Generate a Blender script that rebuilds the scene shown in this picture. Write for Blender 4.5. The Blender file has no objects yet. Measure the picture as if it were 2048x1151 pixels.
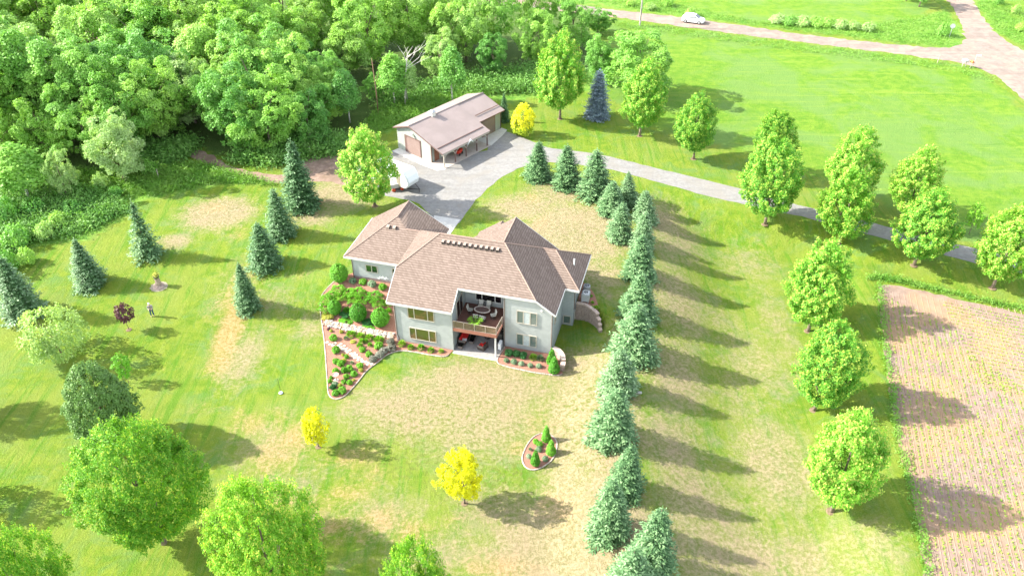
import bpy, bmesh, math, random
import numpy as np
from mathutils import Vector, Matrix
from mathutils.geometry import delaunay_2d_cdt
R = math.radians
C = bpy.context.scene.collection
SC = bpy.context.scene
PI = math.pi

# ---------------------------------------------------------------- camera
F_PX, PITCH, CAM_H = 1600.0, R(36.9), 54.0
cam_d = bpy.data.cameras.new('camera'); cam = bpy.data.objects.new('camera', cam_d); C.objects.link(cam)
cam.location = (0, 0, CAM_H); cam.rotation_euler = (PI/2 - PITCH, 0, 0)
cam_d.sensor_fit = 'HORIZONTAL'; cam_d.sensor_width = 36.0; cam_d.lens = 36.0*F_PX/2048
cam_d.clip_start = 0.5; cam_d.clip_end = 3000
SC.camera = cam
# ---------------------------------------------------------------- sun and sky
SUN_EL, SUN_DIR = R(34.5), R(6.5)            # light travels towards +x and a little towards the camera
trav = Vector((math.cos(SUN_DIR)*math.cos(SUN_EL), -math.sin(SUN_DIR)*math.cos(SUN_EL), -math.sin(SUN_EL)))
sd = bpy.data.lights.new('sun', 'SUN'); sun = bpy.data.objects.new('sun', sd); C.objects.link(sun)
sun.rotation_euler = trav.to_track_quat('-Z', 'Y').to_euler(); sun.location = (-200, 60, 200)
sd.energy = 3.3; sd.angle = R(0.6); sd.color = (1.0, 0.955, 0.87)
world = bpy.data.worlds.new('World'); SC.world = world; world.use_nodes = True
wn = world.node_tree.nodes; wl = world.node_tree.links
sky = wn.new('ShaderNodeTexSky'); sky.sky_type = 'NISHITA'; sky.sun_disc = False
sky.sun_elevation = SUN_EL; sky.sun_rotation = math.atan2(-trav.x, -trav.y); sky.air_density = 1.0
hs = wn.new('ShaderNodeHueSaturation'); hs.inputs['Saturation'].default_value = .45; hs.inputs['Value'].default_value = 1.0
wl.new(sky.outputs[0], hs.inputs['Color']); wl.new(hs.outputs[0], wn['Background'].inputs[0]); wn['Background'].inputs[1].default_value = 0.15
SC.view_settings.view_transform = 'Standard'; SC.view_settings.look = 'None'
SC.view_settings.exposure = 2.12; SC.view_settings.gamma = 1.0
SC.cycles.max_bounces = 6; SC.cycles.transparent_max_bounces = 8
SC.cycles.diffuse_bounces = 3; SC.cycles.use_denoising = True

# ---------------------------------------------------------------- where things stand
_s, _c = math.sin(PITCH), math.cos(PITCH)
FW = np.array([0, _c, -_s]); UP = np.array([0, _s, _c]); RT = np.array([1., 0, 0])
def ray(px, py): return FW + RT*(px-1024)/F_PX - UP*(py-575.5)/F_PX
def bz(px, py, z=0.0):
    d = ray(px, py); return np.array([0, 0, CAM_H]) + d*((z-CAM_H)/d[2])
def proj(P):
    P = np.asarray(P, float)-np.array([0, 0, CAM_H]); d = P@FW
    return 1024+F_PX*(P@RT)/d, 575.5-F_PX*(P@UP)/d
YAW = -0.258
E1 = np.array([math.cos(YAW), math.sin(YAW), 0]); E2 = np.array([-math.sin(YAW), math.cos(YAW), 0])
O = np.array([-11.83, 62.9, 0])
def W(u, w, z=0.0): return O+u*E1+w*E2+np.array([0, 0, z])
Z1 = 2.1
def smooth(t):
    t = np.clip(t, 0, 1); return t*t*(3-2*t)
UK = [-60, -25, -9, -.25, .3, 15.9, 17, 17.3, 20.2, 21, 24, 40]
LO = [-25, -12, 1.2, 1.2, 7.2, 7.2, 8.45, 8.5, 6.9, 3.5, -1, -15]
HI = [25, 18, 6, 6, 8.3, 8.3, 8.75, 8.8, 7.2, 8, 11, 20]
def hgt(x, y):
    x = np.asarray(x, float); y = np.asarray(y, float)
    u = (x-O[0])*E1[0]+(y-O[1])*E1[1]; w = (x-O[0])*E2[0]+(y-O[1])*E2[1]
    lo = np.interp(u, UK, LO); hi = np.interp(u, UK, HI)
    A = Z1*smooth((w-lo)/(hi-lo)); rx = np.interp(y, [35, 43, 50, 58, 72, 90], [9, 9.2, 9.5, 11.9, 14, 15])
    A = np.maximum(A, 1.4*smooth((x-(rx-7))/7)); q = smooth((x-rx)/12); xf = 30.9+(y-35)*.267
    low = -1+(FZ+1)*smooth((x-(xf-8))/7); E_ = A*(1-q)+low*q; n = smooth((y-(np.interp(x, DRX, DRY)-6))/5)
    return E_*(1-n)+Z1*n
FZ = 1.0
_dr = [bz(*p, Z1) for p in [(1100, 324), (1227, 340), (1300, 359), (1392, 386), (1485, 408), (1587, 429), (1722, 464), (1873, 506), (1950, 526), (2060, 553), (2300, 612)]]
DRX = [p[0] for p in _dr]; DRY = [p[1] for p in _dr]
def G(px, py):
    z = 1.0
    for i in range(14):
        P = bz(px, py, z); z = z*.3+.7*float(hgt(P[0], P[1]))
    P[2] = float(hgt(P[0], P[1])); return P

# ---------------------------------------------------------------- naming helpers
def tag(o, label=None, cat=None, group=None, kind=None):
    if label: o['label'] = label
    if cat: o['category'] = cat
    if group: o['group'] = group
    if kind: o['kind'] = kind
    return o
def thing(name, label, cat, loc=(0, 0, 0), rz=0.0, group=None, scale=None):
    o = bpy.data.objects.new(name, None); C.objects.link(o)
    o.location = tuple(loc); o.rotation_euler = (0, 0, rz); o.empty_display_size = .2
    if scale: o.scale = scale
    return tag(o, label, cat, group)
ORD = ['first','second','third','fourth','fifth','sixth','seventh','eighth','ninth','tenth','eleventh','twelfth','thirteenth','fourteenth','fifteenth','sixteenth','seventeenth','eighteenth','nineteenth','twentieth']
def ordw(i):
    if i < 20: return ORD[i]
    t = ['twenty','thirty','forty'][(i+1)//10-2]; r_ = (i+1) % 10
    return (t+'-'+ORD[r_-1]) if r_ else {20:'twentieth',30:'thirtieth',40:'fortieth'}[i+1]

# ---------------------------------------------------------------- materials
class NT:
    def __init__(s, name):
        s.m = bpy.data.materials.new(name); s.m.use_nodes = True
        s.t = s.m.node_tree; s.n = s.t.nodes; s.l = s.t.links
        s.b = s.n['Principled BSDF']; s.out = s.n['Material Output']
    def node(s, ty, **kw):
        n = s.n.new(ty)
        for k, v in kw.items():
            if k[0] == '_': setattr(n, k[1:], v)
            else:
                i = n.inputs[int(k[1:])] if (k[0] == 'i' and k[1:].isdigit()) else n.inputs[k]
                if hasattr(v, 'links') or isinstance(v, bpy.types.NodeSocket): s.l.new(v, i)
                else: i.default_value = v
        return n
    def coord(s, w='Object'): return s.node('ShaderNodeTexCoord').outputs[w]
    def wpos(s): return s.node('ShaderNodeNewGeometry').outputs['Position']
    def noise(s, vec, scale, detail=3, rough=.55, dist=0.0):
        return s.node('ShaderNodeTexNoise', Vector=vec, Scale=scale, Detail=float(detail), Roughness=rough, Distortion=dist).outputs['Fac']
    def math(s, op, a, b=0.0, clamp=False):
        return s.node('ShaderNodeMath', _operation=op, _use_clamp=clamp, i0=a, i1=b).outputs[0]
    def ramp(s, fac, a, b):   # remap fac from a..b to 0..1 smooth
        n = s.node('ShaderNodeMapRange', _interpolation_type='SMOOTHSTEP'); s.l.new(fac, n.inputs[0]) if isinstance(fac, bpy.types.NodeSocket) else None
        n.inputs[1].default_value = a; n.inputs[2].default_value = b; return n.outputs[0]
    def mix(s, fac, a, b, mode='MIX'):
        n = s.node('ShaderNodeMix', _data_type='RGBA', _blend_type=mode)
        for i, v in ((0, fac), (6, a), (7, b)):
            if isinstance(v, bpy.types.NodeSocket): s.l.new(v, n.inputs[i])
            else: n.inputs[i].default_value = v if i == 0 else (*v, 1) if len(v) == 3 else v
        return n.outputs[2]
    def mapping(s, vec, scale=(1, 1, 1), rot=(0, 0, 0)):
        return s.node('ShaderNodeMapping', Vector=vec, Scale=scale, Rotation=rot).outputs[0]
    def attr(s, name): return s.node('ShaderNodeAttribute', _attribute_name=name).outputs['Fac']
    def sep(s, vec): return s.node('ShaderNodeSeparateXYZ', Vector=vec).outputs
    def base(s, col, rough=.8, spec=.3, metal=0.0):
        if isinstance(col, bpy.types.NodeSocket): s.l.new(col, s.b.inputs['Base Color'])
        else: s.b.inputs['Base Color'].default_value = (*col, 1)
        if isinstance(rough, bpy.types.NodeSocket): s.l.new(rough, s.b.inputs['Roughness'])
        else: s.b.inputs['Roughness'].default_value = rough
        s.b.inputs['Specular IOR Level'].default_value = spec; s.b.inputs['Metallic'].default_value = metal
        return s
    def bump(s, h, dist=.02, strength=1.0):
        n = s.node('ShaderNodeBump', Height=h, Distance=dist, Strength=strength)
        s.l.new(n.outputs[0], s.b.inputs['Normal']); return s
MATS = {}
def pmat(name, col, rough=.7, spec=.3, metal=0.0, var=.12, scale=6.0, bump=0.0):
    if name in MATS: return MATS[name]
    t = NT(name); v = t.noise(t.wpos(), scale, 4)
    a = tuple(c*(1-var) for c in col); b = tuple(min(1, c*(1+var)) for c in col)
    t.base(t.mix(t.ramp(v, .3, .7), a, b), rough, spec, metal)
    if bump: t.bump(v, bump)
    MATS[name] = t.m; return t.m

def leafmat(name, cols, transl=.35, scale=.6, tipmix=0.0, rnd=1.0):
    """foliage: hue varies per tree (object random) and in clumps (noise)"""
    t = NT(name); oi = t.node('ShaderNodeObjectInfo').outputs['Random']
    nz = t.noise(t.wpos(), scale, 3, .6); nf = t.noise(t.wpos(), scale*7, 2, .6)
    r_ = t.math('ADD', t.math('MULTIPLY', oi, .75*rnd), t.math('MULTIPLY', nz, .6 if rnd > .5 else 1.0))
    r_ = t.math('SUBTRACT', r_, .18 if rnd > .5 else 0.0, True)
    cr = t.node('ShaderNodeValToRGB', Fac=r_); e = cr.color_ramp.elements
    while len(e) < len(cols): e.new(.5)
    for i, c in enumerate(cols): e[i].position = i/(len(cols)-1); e[i].color = (*c, 1)
    col = t.mix(t.ramp(nf, .3, .75), cr.outputs[0], tuple(min(1, x*1.0) for x in cols[-1]), 'MIX')
    n2 = t.n[-1]
    col = t.mix(t.math('MULTIPLY', t.ramp(nf, .45, .8), .35), cr.outputs[0], cols[-1])
    t.base(col, .55, .35)
    tr = t.node('ShaderNodeBsdfTranslucent'); tc = t.mix(.5, col, (1.0, 1.0, .25), 'MULTIPLY'); t.l.new(tc, tr.inputs[0])
    mx = t.node('ShaderNodeMixShader'); mx.inputs[0].default_value = transl
    t.l.new(t.b.outputs[0], mx.inputs[1]); t.l.new(tr.outputs[0], mx.inputs[2]); t.l.new(mx.outputs[0], t.out.inputs[0])
    MATS[name] = t.m; return t.m

# ---------------------------------------------------------------- mesh helpers
def mesh_np(name, V, Fc, mats, fm=None, attrs=None):
    me = bpy.data.meshes.new(name); V = np.asarray(V, np.float32); Fc = np.asarray(Fc, np.int32)
    n, k = Fc.shape
    me.vertices.add(len(V)); me.vertices.foreach_set('co', V.ravel())
    me.loops.add(n*k); me.loops.foreach_set('vertex_index', Fc.ravel())
    me.polygons.add(n); me.polygons.foreach_set('loop_start', np.arange(0, n*k, k, dtype=np.int32))
    for m in mats: me.materials.append(m)
    if fm is not None: me.polygons.foreach_set('material_index', np.asarray(fm, np.int32))
    me.update(calc_edges=True)
    if attrs:
        for a, v in attrs.items():
            at = me.attributes.new(a, 'FLOAT', 'POINT'); at.data.foreach_set('value', np.asarray(v, np.float32))
    return me
def link(name, me, parent=None, loc=None):
    o = bpy.data.objects.new(name, me); C.objects.link(o)
    if parent is not None: o.parent = parent
    if loc is not None: o.location = loc
    return o
class MB:
    """collects boxes, prisms and tubes into one mesh"""
    def __init__(s): s.v = []; s.f = []; s.m = []
    def add(s, vs, fs, mi=0):
        b = len(s.v); s.v += [tuple(float(c) for c in v) for v in vs]; s.f += [tuple(b+i for i in f) for f in fs]; s.m += [mi]*len(fs); return s
    def box(s, x0, x1, y0, y1, z0, z1, mi=0, M=None):
        vs = [(x, y, z) for z in (z0, z1) for y in (y0, y1) for x in (x0, x1)]
        if M is not None: vs = [tuple(M @ Vector(v)) for v in vs]
        return s.add(vs, [(0, 2, 3, 1), (4, 5, 7, 6), (0, 1, 5, 4), (1, 3, 7, 5), (3, 2, 6, 7), (2, 0, 4, 6)], mi)
    def bbox(s, x0, x1, y0, y1, z0, z1, b=.03, mi=0, M=None):
        """box with chamfered top and vertical edges"""
        lay = []
        for z, i in ((z0, b), (z0+b, 0), (z1-b, 0), (z1, b)):
            lay += [(x0+i+b, y0+i, z), (x1-i-b, y0+i, z), (x1-i, y0+i+b, z), (x1-i, y1-i-b, z), (x1-i-b, y1-i, z), (x0+i+b, y1-i, z), (x0+i, y1-i-b, z), (x0+i, y0+i+b, z)]
        if M is not None: lay = [tuple(M @ Vector(v)) for v in lay]
        fs = [tuple(range(7, -1, -1)), tuple(range(24, 32))]
        for L in range(3):
            for i in range(8): fs.append((L*8+i, L*8+(i+1) % 8, L*8+8+(i+1) % 8, L*8+8+i))
        return s.add(lay, fs, mi)
    def prism(s, poly, axis, a, b, mi=0):
        """poly in the two other axes, extruded along axis from a to b"""
        def P(p, c):
            return (c, p[0], p[1]) if axis == 0 else (p[0], c, p[1]) if axis == 1 else (p[0], p[1], c)
        n = len(poly); vs = [P(p, a) for p in poly]+[P(p, b) for p in poly]
        fs = [tuple(range(n)), tuple(range(2*n-1, n-1, -1))]+[(i, i+n, (i+1) % n+n, (i+1) % n) for i in range(n)]
        return s.add(vs, fs, mi)
    def slab(s, pts, dn=.14, mi=0):
        n = len(pts); vs = list(pts)+[(p[0], p[1], p[2]-dn) for p in pts]
        fs = [tuple(range(n)), tuple(range(2*n-1, n-1, -1))]+[(i, i+n, (i+1) % n+n, (i+1) % n) for i in range(n)]
        return s.add(vs, fs, mi)
    def tube(s, pts, rad, k=6, mi=0, cap=True):
        pts = [Vector(p) for p in pts]; n = len(pts); rad = rad if hasattr(rad, '__len__') else [rad]*n; vs = []
        for i, p in enumerate(pts):
            t = (pts[min(i+1, n-1)]-pts[max(i-1, 0)]).normalized(); a = Vector((0, 0, 1)) if abs(t.z) < .9 else Vector((1, 0, 0))
            x = t.cross(a).normalized(); y = t.cross(x)
            for j in range(k):
                q = 2*PI*j/k; vs.append(p+(x*math.cos(q)+y*math.sin(q))*rad[i])
        fs = [(i*k+j, i*k+(j+1) % k, (i+1)*k+(j+1) % k, (i+1)*k+j) for i in range(n-1) for j in range(k)]
        if cap: fs += [tuple(range(k-1, -1, -1)), tuple(range((n-1)*k, n*k))]
        return s.add(vs, fs, mi)
    def lathe(s, prof, k=12, mi=0, c=(0, 0, 0), sx=1, sy=1):
        vs = [(c[0]+r_*math.cos(2*PI*j/k)*sx, c[1]+r_*math.sin(2*PI*j/k)*sy, c[2]+z) for r_, z in prof for j in range(k)]; n = len(prof)
        fs = [(i*k+j, i*k+(j+1) % k, (i+1)*k+(j+1) % k, (i+1)*k+j) for i in range(n-1) for j in range(k)]
        fs += [tuple(range(k-1, -1, -1)), tuple(range((n-1)*k, n*k))]
        return s.add(vs, fs, mi)
    def build(s, name, mat, parent=None, smooth=False, loc=None):
        me = bpy.data.meshes.new(name); me.from_pydata(s.v, [], s.f)
        for m in (mat if isinstance(mat, (list, tuple)) else [mat]): me.materials.append(m)
        me.polygons.foreach_set('material_index', s.m)
        bm = bmesh.new(); bm.from_mesh(me); bmesh.ops.recalc_face_normals(bm, faces=bm.faces); bm.to_mesh(me); bm.free()
        if smooth: me.polygons.foreach_set('use_smooth', [True]*len(me.polygons))
        me.update(); return link(name, me, parent, loc)
def inpoly(x, y, poly):
    x = np.asarray(x); y = np.asarray(y); r_ = np.zeros(x.shape, bool); n = len(poly)
    for i in range(n):
        x1, y1 = poly[i][:2]; x2, y2 = poly[(i+1) % n][:2]
        c = ((y1 > y) != (y2 > y)) & (x < (x2-x1)*(y-y1)/((y2-y1) or 1e-9)+x1); r_ ^= c
    return r_
def catmull(pts, n=6, closed=True):
    P = [np.array(p[:2], float) for p in pts]; N = len(P); out = []
    for i in range(N if closed else N-1):
        g = lambda k: P[k % N] if closed else P[min(max(k, 0), N-1)]
        a, b, c, d = g(i-1), g(i), g(i+1), g(i+2)
        for j in range(n):
            t = j/n; out.append(.5*((2*b)+(-a+c)*t+(2*a-5*b+4*c-d)*t*t+(-a+3*b-3*c+d)*t**3))
    if not closed: out.append(P[-1])
    return out
def drape(name, poly, mat, step=.3, off=.05, parent=None, jit=0.0, kind=None):
    """sheet lying on the terrain inside the outline"""
    rng = np.random.default_rng(5); poly = [np.array(p[:2]) for p in poly]
    if jit:
        q = []
        for i, p in enumerate(poly):
            n_ = poly[(i+1) % len(poly)]; L = np.linalg.norm(n_-p); k = max(1, int(L/.9))
            for j in range(k): q.append(p+(n_-p)*j/k+rng.normal(0, jit, 2))
        poly = q
    A = np.array(poly); lo = A.min(0); hi = A.max(0)
    gx, gy = np.meshgrid(np.arange(lo[0], hi[0], step), np.arange(lo[1], hi[1], step)); gx = gx.ravel(); gy = gy.ravel()
    k = inpoly(gx, gy, poly); pts = [Vector((float(p[0]), float(p[1]))) for p in poly]; n0 = len(pts)
    pts += [Vector((float(a), float(b))) for a, b in zip(gx[k], gy[k])]
    r_ = delaunay_2d_cdt(pts, [(i, (i+1) % n0) for i in range(n0)], [], 1, 1e-4)
    co = np.array([(v.x, v.y) for v in r_[0]]); z = hgt(co[:, 0], co[:, 1])+off
    V = np.column_stack([co, z]); me = mesh_np(name, V, np.array([f for f in r_[2] if len(f) == 3]), [mat])
    bm = bmesh.new(); bm.from_mesh(me); bmesh.ops.recalc_face_normals(bm, faces=bm.faces)
    for f in bm.faces:
        if f.normal.z < 0: f.normal_flip()
    bm.to_mesh(me); bm.free()
    o = link(name, me, parent)
    if kind: o['kind'] = kind
    return o

# ================================================================ GROUND
def ground_mat():
    t = NT('lawn_ground'); P = t.wpos(); dry = t.attr('dry'); hay = t.attr('hay'); rough = t.attr('rough'); org = t.attr('orange')
    n1 = t.noise(P, .12, 4, .6, .5); n2 = t.noise(P, .8, 5, .7, .4); n3 = t.noise(P, 3.2, 4, .75); n4 = t.noise(P, 9, 3, .8); n5 = t.noise(P, .33, 4, .7, .8)
    # grass: warm and cool greens, patchy at several sizes
    g = t.mix(t.ramp(n2, .33, .67), (.105, .195, .012), (.19, .25, .024))
    g = t.mix(t.ramp(n5, .46, .66), g, (.12, .215, .045))
    g = t.mix(t.math('MULTIPLY', t.ramp(n1, .4, .66), .7), g, (.20, .245, .040))
    # mown swaths: long thin streaks running down the yard, warped
    st = t.noise(t.mapping(P, (1.15, .07, 1), (0, 0, R(-4))), 1.0, 4, .65, .35)
    g = t.mix(t.math('MULTIPLY', t.ramp(st, .5, .66), .75), g, (.085, .20, .012))
    st2 = t.noise(t.mapping(P, (2.6, .16, 1), (0, 0, R(-4))), 1.0, 3, .7, .2)
    g = t.mix(t.math('MULTIPLY', t.ramp(st2, .5, .72), .32), g, (.25, .28, .08))
    nn = t.math('ADD', t.math('MULTIPLY', n2, .42), t.math('ADD', t.math('MULTIPLY', n3, .42), t.math('MULTIPLY', n5, .25)))
    d = t.ramp(t.math('ADD', dry, nn), .70, 1.12)
    tan = t.mix(t.ramp(n3, .36, .64), (.225, .185, .095), (.40, .31, .20)); tan = t.mix(t.math('MULTIPLY', t.ramp(n5, .45, .65), .5), tan, (.36, .25, .17))
    g = t.mix(t.math('MULTIPLY', d, .86), g, tan)
    o = t.ramp(t.math('ADD', org, nn), .80, 1.20)
    g = t.mix(t.math('MULTIPLY', o, .8), g, t.mix(t.ramp(n3, .38, .62), (.32, .20, .075), (.48, .32, .165)))
    # crab-grass tufts in the tan lawn
    tn = t.noise(P, 2.1, 4, .75); cl = t.math('MULTIPLY', t.ramp(tn, .515, .60), t.ramp(t.math('ADD', t.attr('tuft'), t.math('MULTIPLY', n5, .5)), .45, .95))
    g = t.mix(t.math('MULTIPLY', cl, .8), g, (.135, .165, .03))
    # hay field: soft cutting lines, paler and cooler patches
    hs_ = t.noise(t.mapping(P, (.05, 1.0, 1), (0, 0, R(12))), .8, 4, .7, .9)
    h = t.mix(t.ramp(n2, .33, .67), (.092, .212, .014), (.16, .265, .024))
    h = t.mix(t.math('MULTIPLY', t.ramp(n1, .42, .62), .8), h, (.135, .235, .055))
    h = t.mix(t.math('MULTIPLY', t.ramp(hs_, .52, .68), .6), h, (.20, .29, .04))
    h = t.mix(t.math('MULTIPLY', t.ramp(hs_, .40, .30), .5), h, (.06, .165, .015))
    g = t.mix(hay, g, h)
    rr = t.mix(t.ramp(n2, .35, .65), (.08, .21, .02), (.19, .33, .045)); rr = t.mix(t.ramp(n3, .52, .7), rr, (.28, .36, .13))
    g = t.mix(rough, g, rr)
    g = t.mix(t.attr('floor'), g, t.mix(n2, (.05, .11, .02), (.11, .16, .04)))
    # blade-scale grain, both ways
    g = t.mix(t.math('MULTIPLY', t.ramp(n4, .48, .30), .55), g, t.mix(.6, g, (.04, .075, .01)))
    g = t.mix(t.math('MULTIPLY', t.ramp(n4, .54, .72), .50), g, t.mix(.5, g, (.46, .48, .20)))
    t.base(g, .9, .12); t.bump(t.math('ADD', n3, n4), .16, 1.0)
    return t.m
def axis(a, b, c, d, f, m, e0, e1):
    v = [a]
    # coarse-medium-fine grading
    x = a
    while x < e1:
        s_ = f if b <= x < c else m if (b-90 <= x < c+130) else d
        x += s_; v.append(x)
    return np.array(v)
gx = axis(-420, -24, 16, 6.0, .38, 1.15, 0, 430); gy = axis(-60, 52, 84, 6.0, .38, 1.15, 0, 640)
X, Y = np.meshgrid(gx, gy); Z = hgt(X, Y); V = np.column_stack([X.ravel(), Y.ravel(), Z.ravel()])
nx, ny = len(gx), len(gy); I = np.arange(nx*ny).reshape(ny, nx)
Fq = np.column_stack([I[:-1, :-1].ravel(), I[:-1, 1:].ravel(), I[1:, 1:].ravel(), I[1:, :-1].ravel()])
def blobs(lst):
    a = np.zeros(X.size)
    for px, py, rx, ry, st in lst:
        c = bz(px, py, 1.0); d2 = ((V[:, 0]-c[0])/rx)**2+((V[:, 1]-c[1])/ry)**2
        a = np.maximum(a, st*np.exp(-d2*.9))
    return a
dry = blobs([(440, 440, 5, 4, .75), (350, 490, 3, 2, .5), (690, 400, 6, 5, .6), (620, 450, 4, 3, .5), (1120, 400, 6, 5, .55), (1150, 480, 7, 7, .85), (1050, 430, 6, 4, .6),
 (1200, 560, 4, 6, .5), (1160, 730, 5, 4, .6), (1170, 850, 4, 9, .85), (1180, 960, 4, 6, .85), (1150, 1080, 8, 5, .8), (1060, 1100, 8, 4, .5), (960, 760, 9, 5, .66),
 (820, 800, 8, 5, .6), (960, 830, 8, 6, .55), (540, 880, 5, 5, .4), (760, 1010, 6, 4, .4), (600, 940, 4, 4, .35), (900, 1090, 8, 4, .4), (480, 560, 4, 6, .35), (1000, 1000, 6, 4, .45), (1050, 800, 5, 5, .45), (1340, 480, 6, 8, .45), (1350, 600, 5, 9, .5), (1350, 740, 5, 8, .48), (1340, 880, 5, 7, .48), (1400, 1000, 6, 6, .5), (1440, 1100, 9, 5, .5), (1560, 620, 3, 14, .35), (1480, 760, 4, 9, .35),
 (1330, 450, 4, 6, .55), (1560, 900, 5, 8, .5), (1520, 700, 5, 8, .4), (1480, 1080, 7, 5, .5), (1620, 1100, 6, 5, .45), (1500, 500, 6, 6, .35), (1450, 620, 4, 9, .35), (1740, 1080, 4, 4, .4), (480, 700, 3, 6, .5), (620, 640, 3, 4, .4), (540, 600, 4, 3, .35), (1270, 700, 4, 6, .5), (1260, 850, 3, 6, .5), (1230, 1150, 5, 3, .8)])
orange = blobs([(380, 900, 3, 2, .4), (330, 720, 2, 2, .3), (500, 830, 2, 3, .5), (560, 820, 3, 2, .4), (700, 900, 4, 2, .5), (740, 930, 3, 2, .45), (660, 1040, 3, 2, .5), (900, 1030, 3, 2, .35), (520, 1060, 2, 2, .4), (410, 620, 1.5, 3, .4), (1080, 830, 3, 3, .4), (1120, 1000, 3, 4, .45), (1000, 1120, 5, 2, .5), (560, 640, 3, 3, .35), (480, 480, 3, 3, .4), (600, 560, 3, 2, .35), (1180, 520, 3, 4, .35), (1080, 460, 3, 3, .4), (455, 650, 1.8, 6, .75), (440, 700, 2, 4, .6), (455, 590, 1.5, 5, .45), (590, 860, 3, 3, .55), (540, 900, 3, 3, .5), (620, 850, 2, 3, .45), (570, 870, 4, 2, .45), (690, 970, 3, 2, .5), (760, 1020, 3, 2, .5), (640, 1000, 3, 2, .45), (820, 1050, 3, 2, .5), (700, 780, 2, 2, .3),
 (430, 430, 3, 2, .5), (520, 560, 2, 3, .4), (1130, 840, 2, 3, .35), (1060, 410, 2, 3, .45), (950, 490, 1, 1, .3), (1140, 980, 3, 5, .3), (560, 980, 3, 2, .45), (640, 420, 3, 2, .4), (470, 820, 2, 3, .4), (400, 800, 3, 2, .35), (1040, 880, 2, 2, .45), (1480, 410, 5, 2, .45), (730, 1050, 3, 2, .4), (600, 1110, 4, 2, .45), (1650, 480, 4, 2, .3)])
tuft = blobs([(880, 850, 9, 6, 1.0), (950, 900, 7, 4, 1.0), (820, 880, 6, 4, .9), (1000, 780, 6, 5, .5), (1170, 850, 4, 9, .8), (740, 850, 4, 3, .6), (1190, 760, 3, 4, .8), (960, 960, 5, 3, .9), (1170, 480, 6, 5, .5), (1380, 680, 7, 16, .5), (1350, 950, 6, 8, .5)])
hay_poly = [bz(*p, Z1) for p in [(1190, 34), (1500, 75), (1800, 112), (1950, 138), (2040, 215), (2300, 420), (2300, 640), (2120, 560), (1900, 468), (1760, 402), (1640, 352), (1500, 305), (1420, 285), (1330, 262), (1250, 225), (1190, 160)]]
hay_poly2 = [bz(*p, Z1) for p in [(1330, -60), (1330, 5), (1420, 30), (1520, 48), (1700, 55), (1810, 48), (1860, 20), (1840, -60)]]
hay_poly3 = [bz(*p, Z1) for p in [(1990, 0), (2048, 40), (2300, 150), (2300, -60), (1960, -60)]]
xx, yy = V[:, 0], V[:, 1]
hay = np.maximum.reduce([inpoly(xx, yy, hay_poly)*1.0, inpoly(xx, yy, hay_poly2)*1.0, inpoly(xx, yy, hay_poly3)*1.0])
rough_poly = [bz(*p, Z1) for p in [(-300, 300), (200, 330), (400, 330), (560, 372), (470, 366), (300, 395), (260, 425), (170, 470), (70, 480), (20, 520), (-300, 640)]]
rough2 = [bz(*p, Z1) for p in [(700, 330), (760, 270), (900, 225), (1000, 200), (1040, 200), (1190, 180), (1200, 60), (900, 60), (600, 200)]]
rough3 = [bz(*p, Z1) for p in [(1100, 0), (1500, 50), (1900, 96), (1925, 90), (1925, 60), (1890, 20), (1830, 40), (1700, 56), (1500, 45), (1330, 5), (1300, -60), (1000, -60)]]
rough4 = [bz(*p, Z1) for p in [(1945, 0), (1990, 65), (2200, 160), (2200, 110), (2000, 20), (1960, -60), (1920, -60)]]
rgh = np.maximum.reduce([inpoly(xx, yy, q)*1.0 for q in (rough_poly, rough2, rough3, rough4)])
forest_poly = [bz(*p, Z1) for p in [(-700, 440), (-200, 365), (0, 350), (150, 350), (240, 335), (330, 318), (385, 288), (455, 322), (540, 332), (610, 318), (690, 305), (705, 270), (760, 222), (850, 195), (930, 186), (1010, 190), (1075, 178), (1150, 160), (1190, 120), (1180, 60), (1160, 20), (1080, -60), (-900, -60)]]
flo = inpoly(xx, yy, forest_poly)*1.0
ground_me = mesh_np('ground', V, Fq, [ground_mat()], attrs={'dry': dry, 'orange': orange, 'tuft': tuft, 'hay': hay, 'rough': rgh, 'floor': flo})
ground_me.polygons.foreach_set('use_smooth', [True]*len(ground_me.polygons))
ground = link('ground', ground_me); ground['kind'] = 'structure'; ground['label'] = 'mown lawn with dry patches, hay field and forest floor'

def gravel(name, a, b, sc=3.0, streak=None, red=None):
    t = NT(name); P = t.wpos(); n = t.noise(P, sc, 4, .7); n2 = t.noise(P, .35, 3, .6, .6); n3 = t.noise(P, 14, 2, .7)
    col = t.mix(t.ramp(n, .3, .7), a, b)
    if red: col = t.mix(t.math('MULTIPLY', t.ramp(n2, .42, .66), .7), col, red)
    if streak:
        st = t.noise(t.mapping(P, streak, (0, 0, R(streak[2]))), 1.0, 3, .6)
        col = t.mix(t.math('MULTIPLY', t.ramp(st, .4, .7), .35), col, tuple(c*.72 for c in a))
    col = t.mix(t.math('MULTIPLY', t.ramp(n3, .4, .7), .3), col, tuple(c*.6 for c in a))
    t.base(col, .92, .2).bump(n3, .03, .6); return t.m
M_drive = gravel('asphalt_chips', (.20, .193, .18), (.265, .255, .24), 2.5, (.22, 1.3, 38), (.23, .21, .18))
M_dirt = gravel('dirt_track', (.22, .145, .11), (.34, .24, .185), 2.0, (1.5, .15, 30), (.17, .12, .08))
M_road = gravel('gravel_road', (.195, .155, .128), (.265, .22, .185), 1.2, (.06, 1.2, -12), (.40, .26, .20))
M_conc = gravel('concrete', (.46, .44, .405), (.55, .53, .49), 1.2)
M_patio = gravel('patio_concrete', (.25, .235, .22), (.32, .30, .28), 1.2)
t = NT('mulch'); P = t.wpos(); n = t.noise(P, 9, 4, .8); n2 = t.noise(P, 28, 2, .8)
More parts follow.
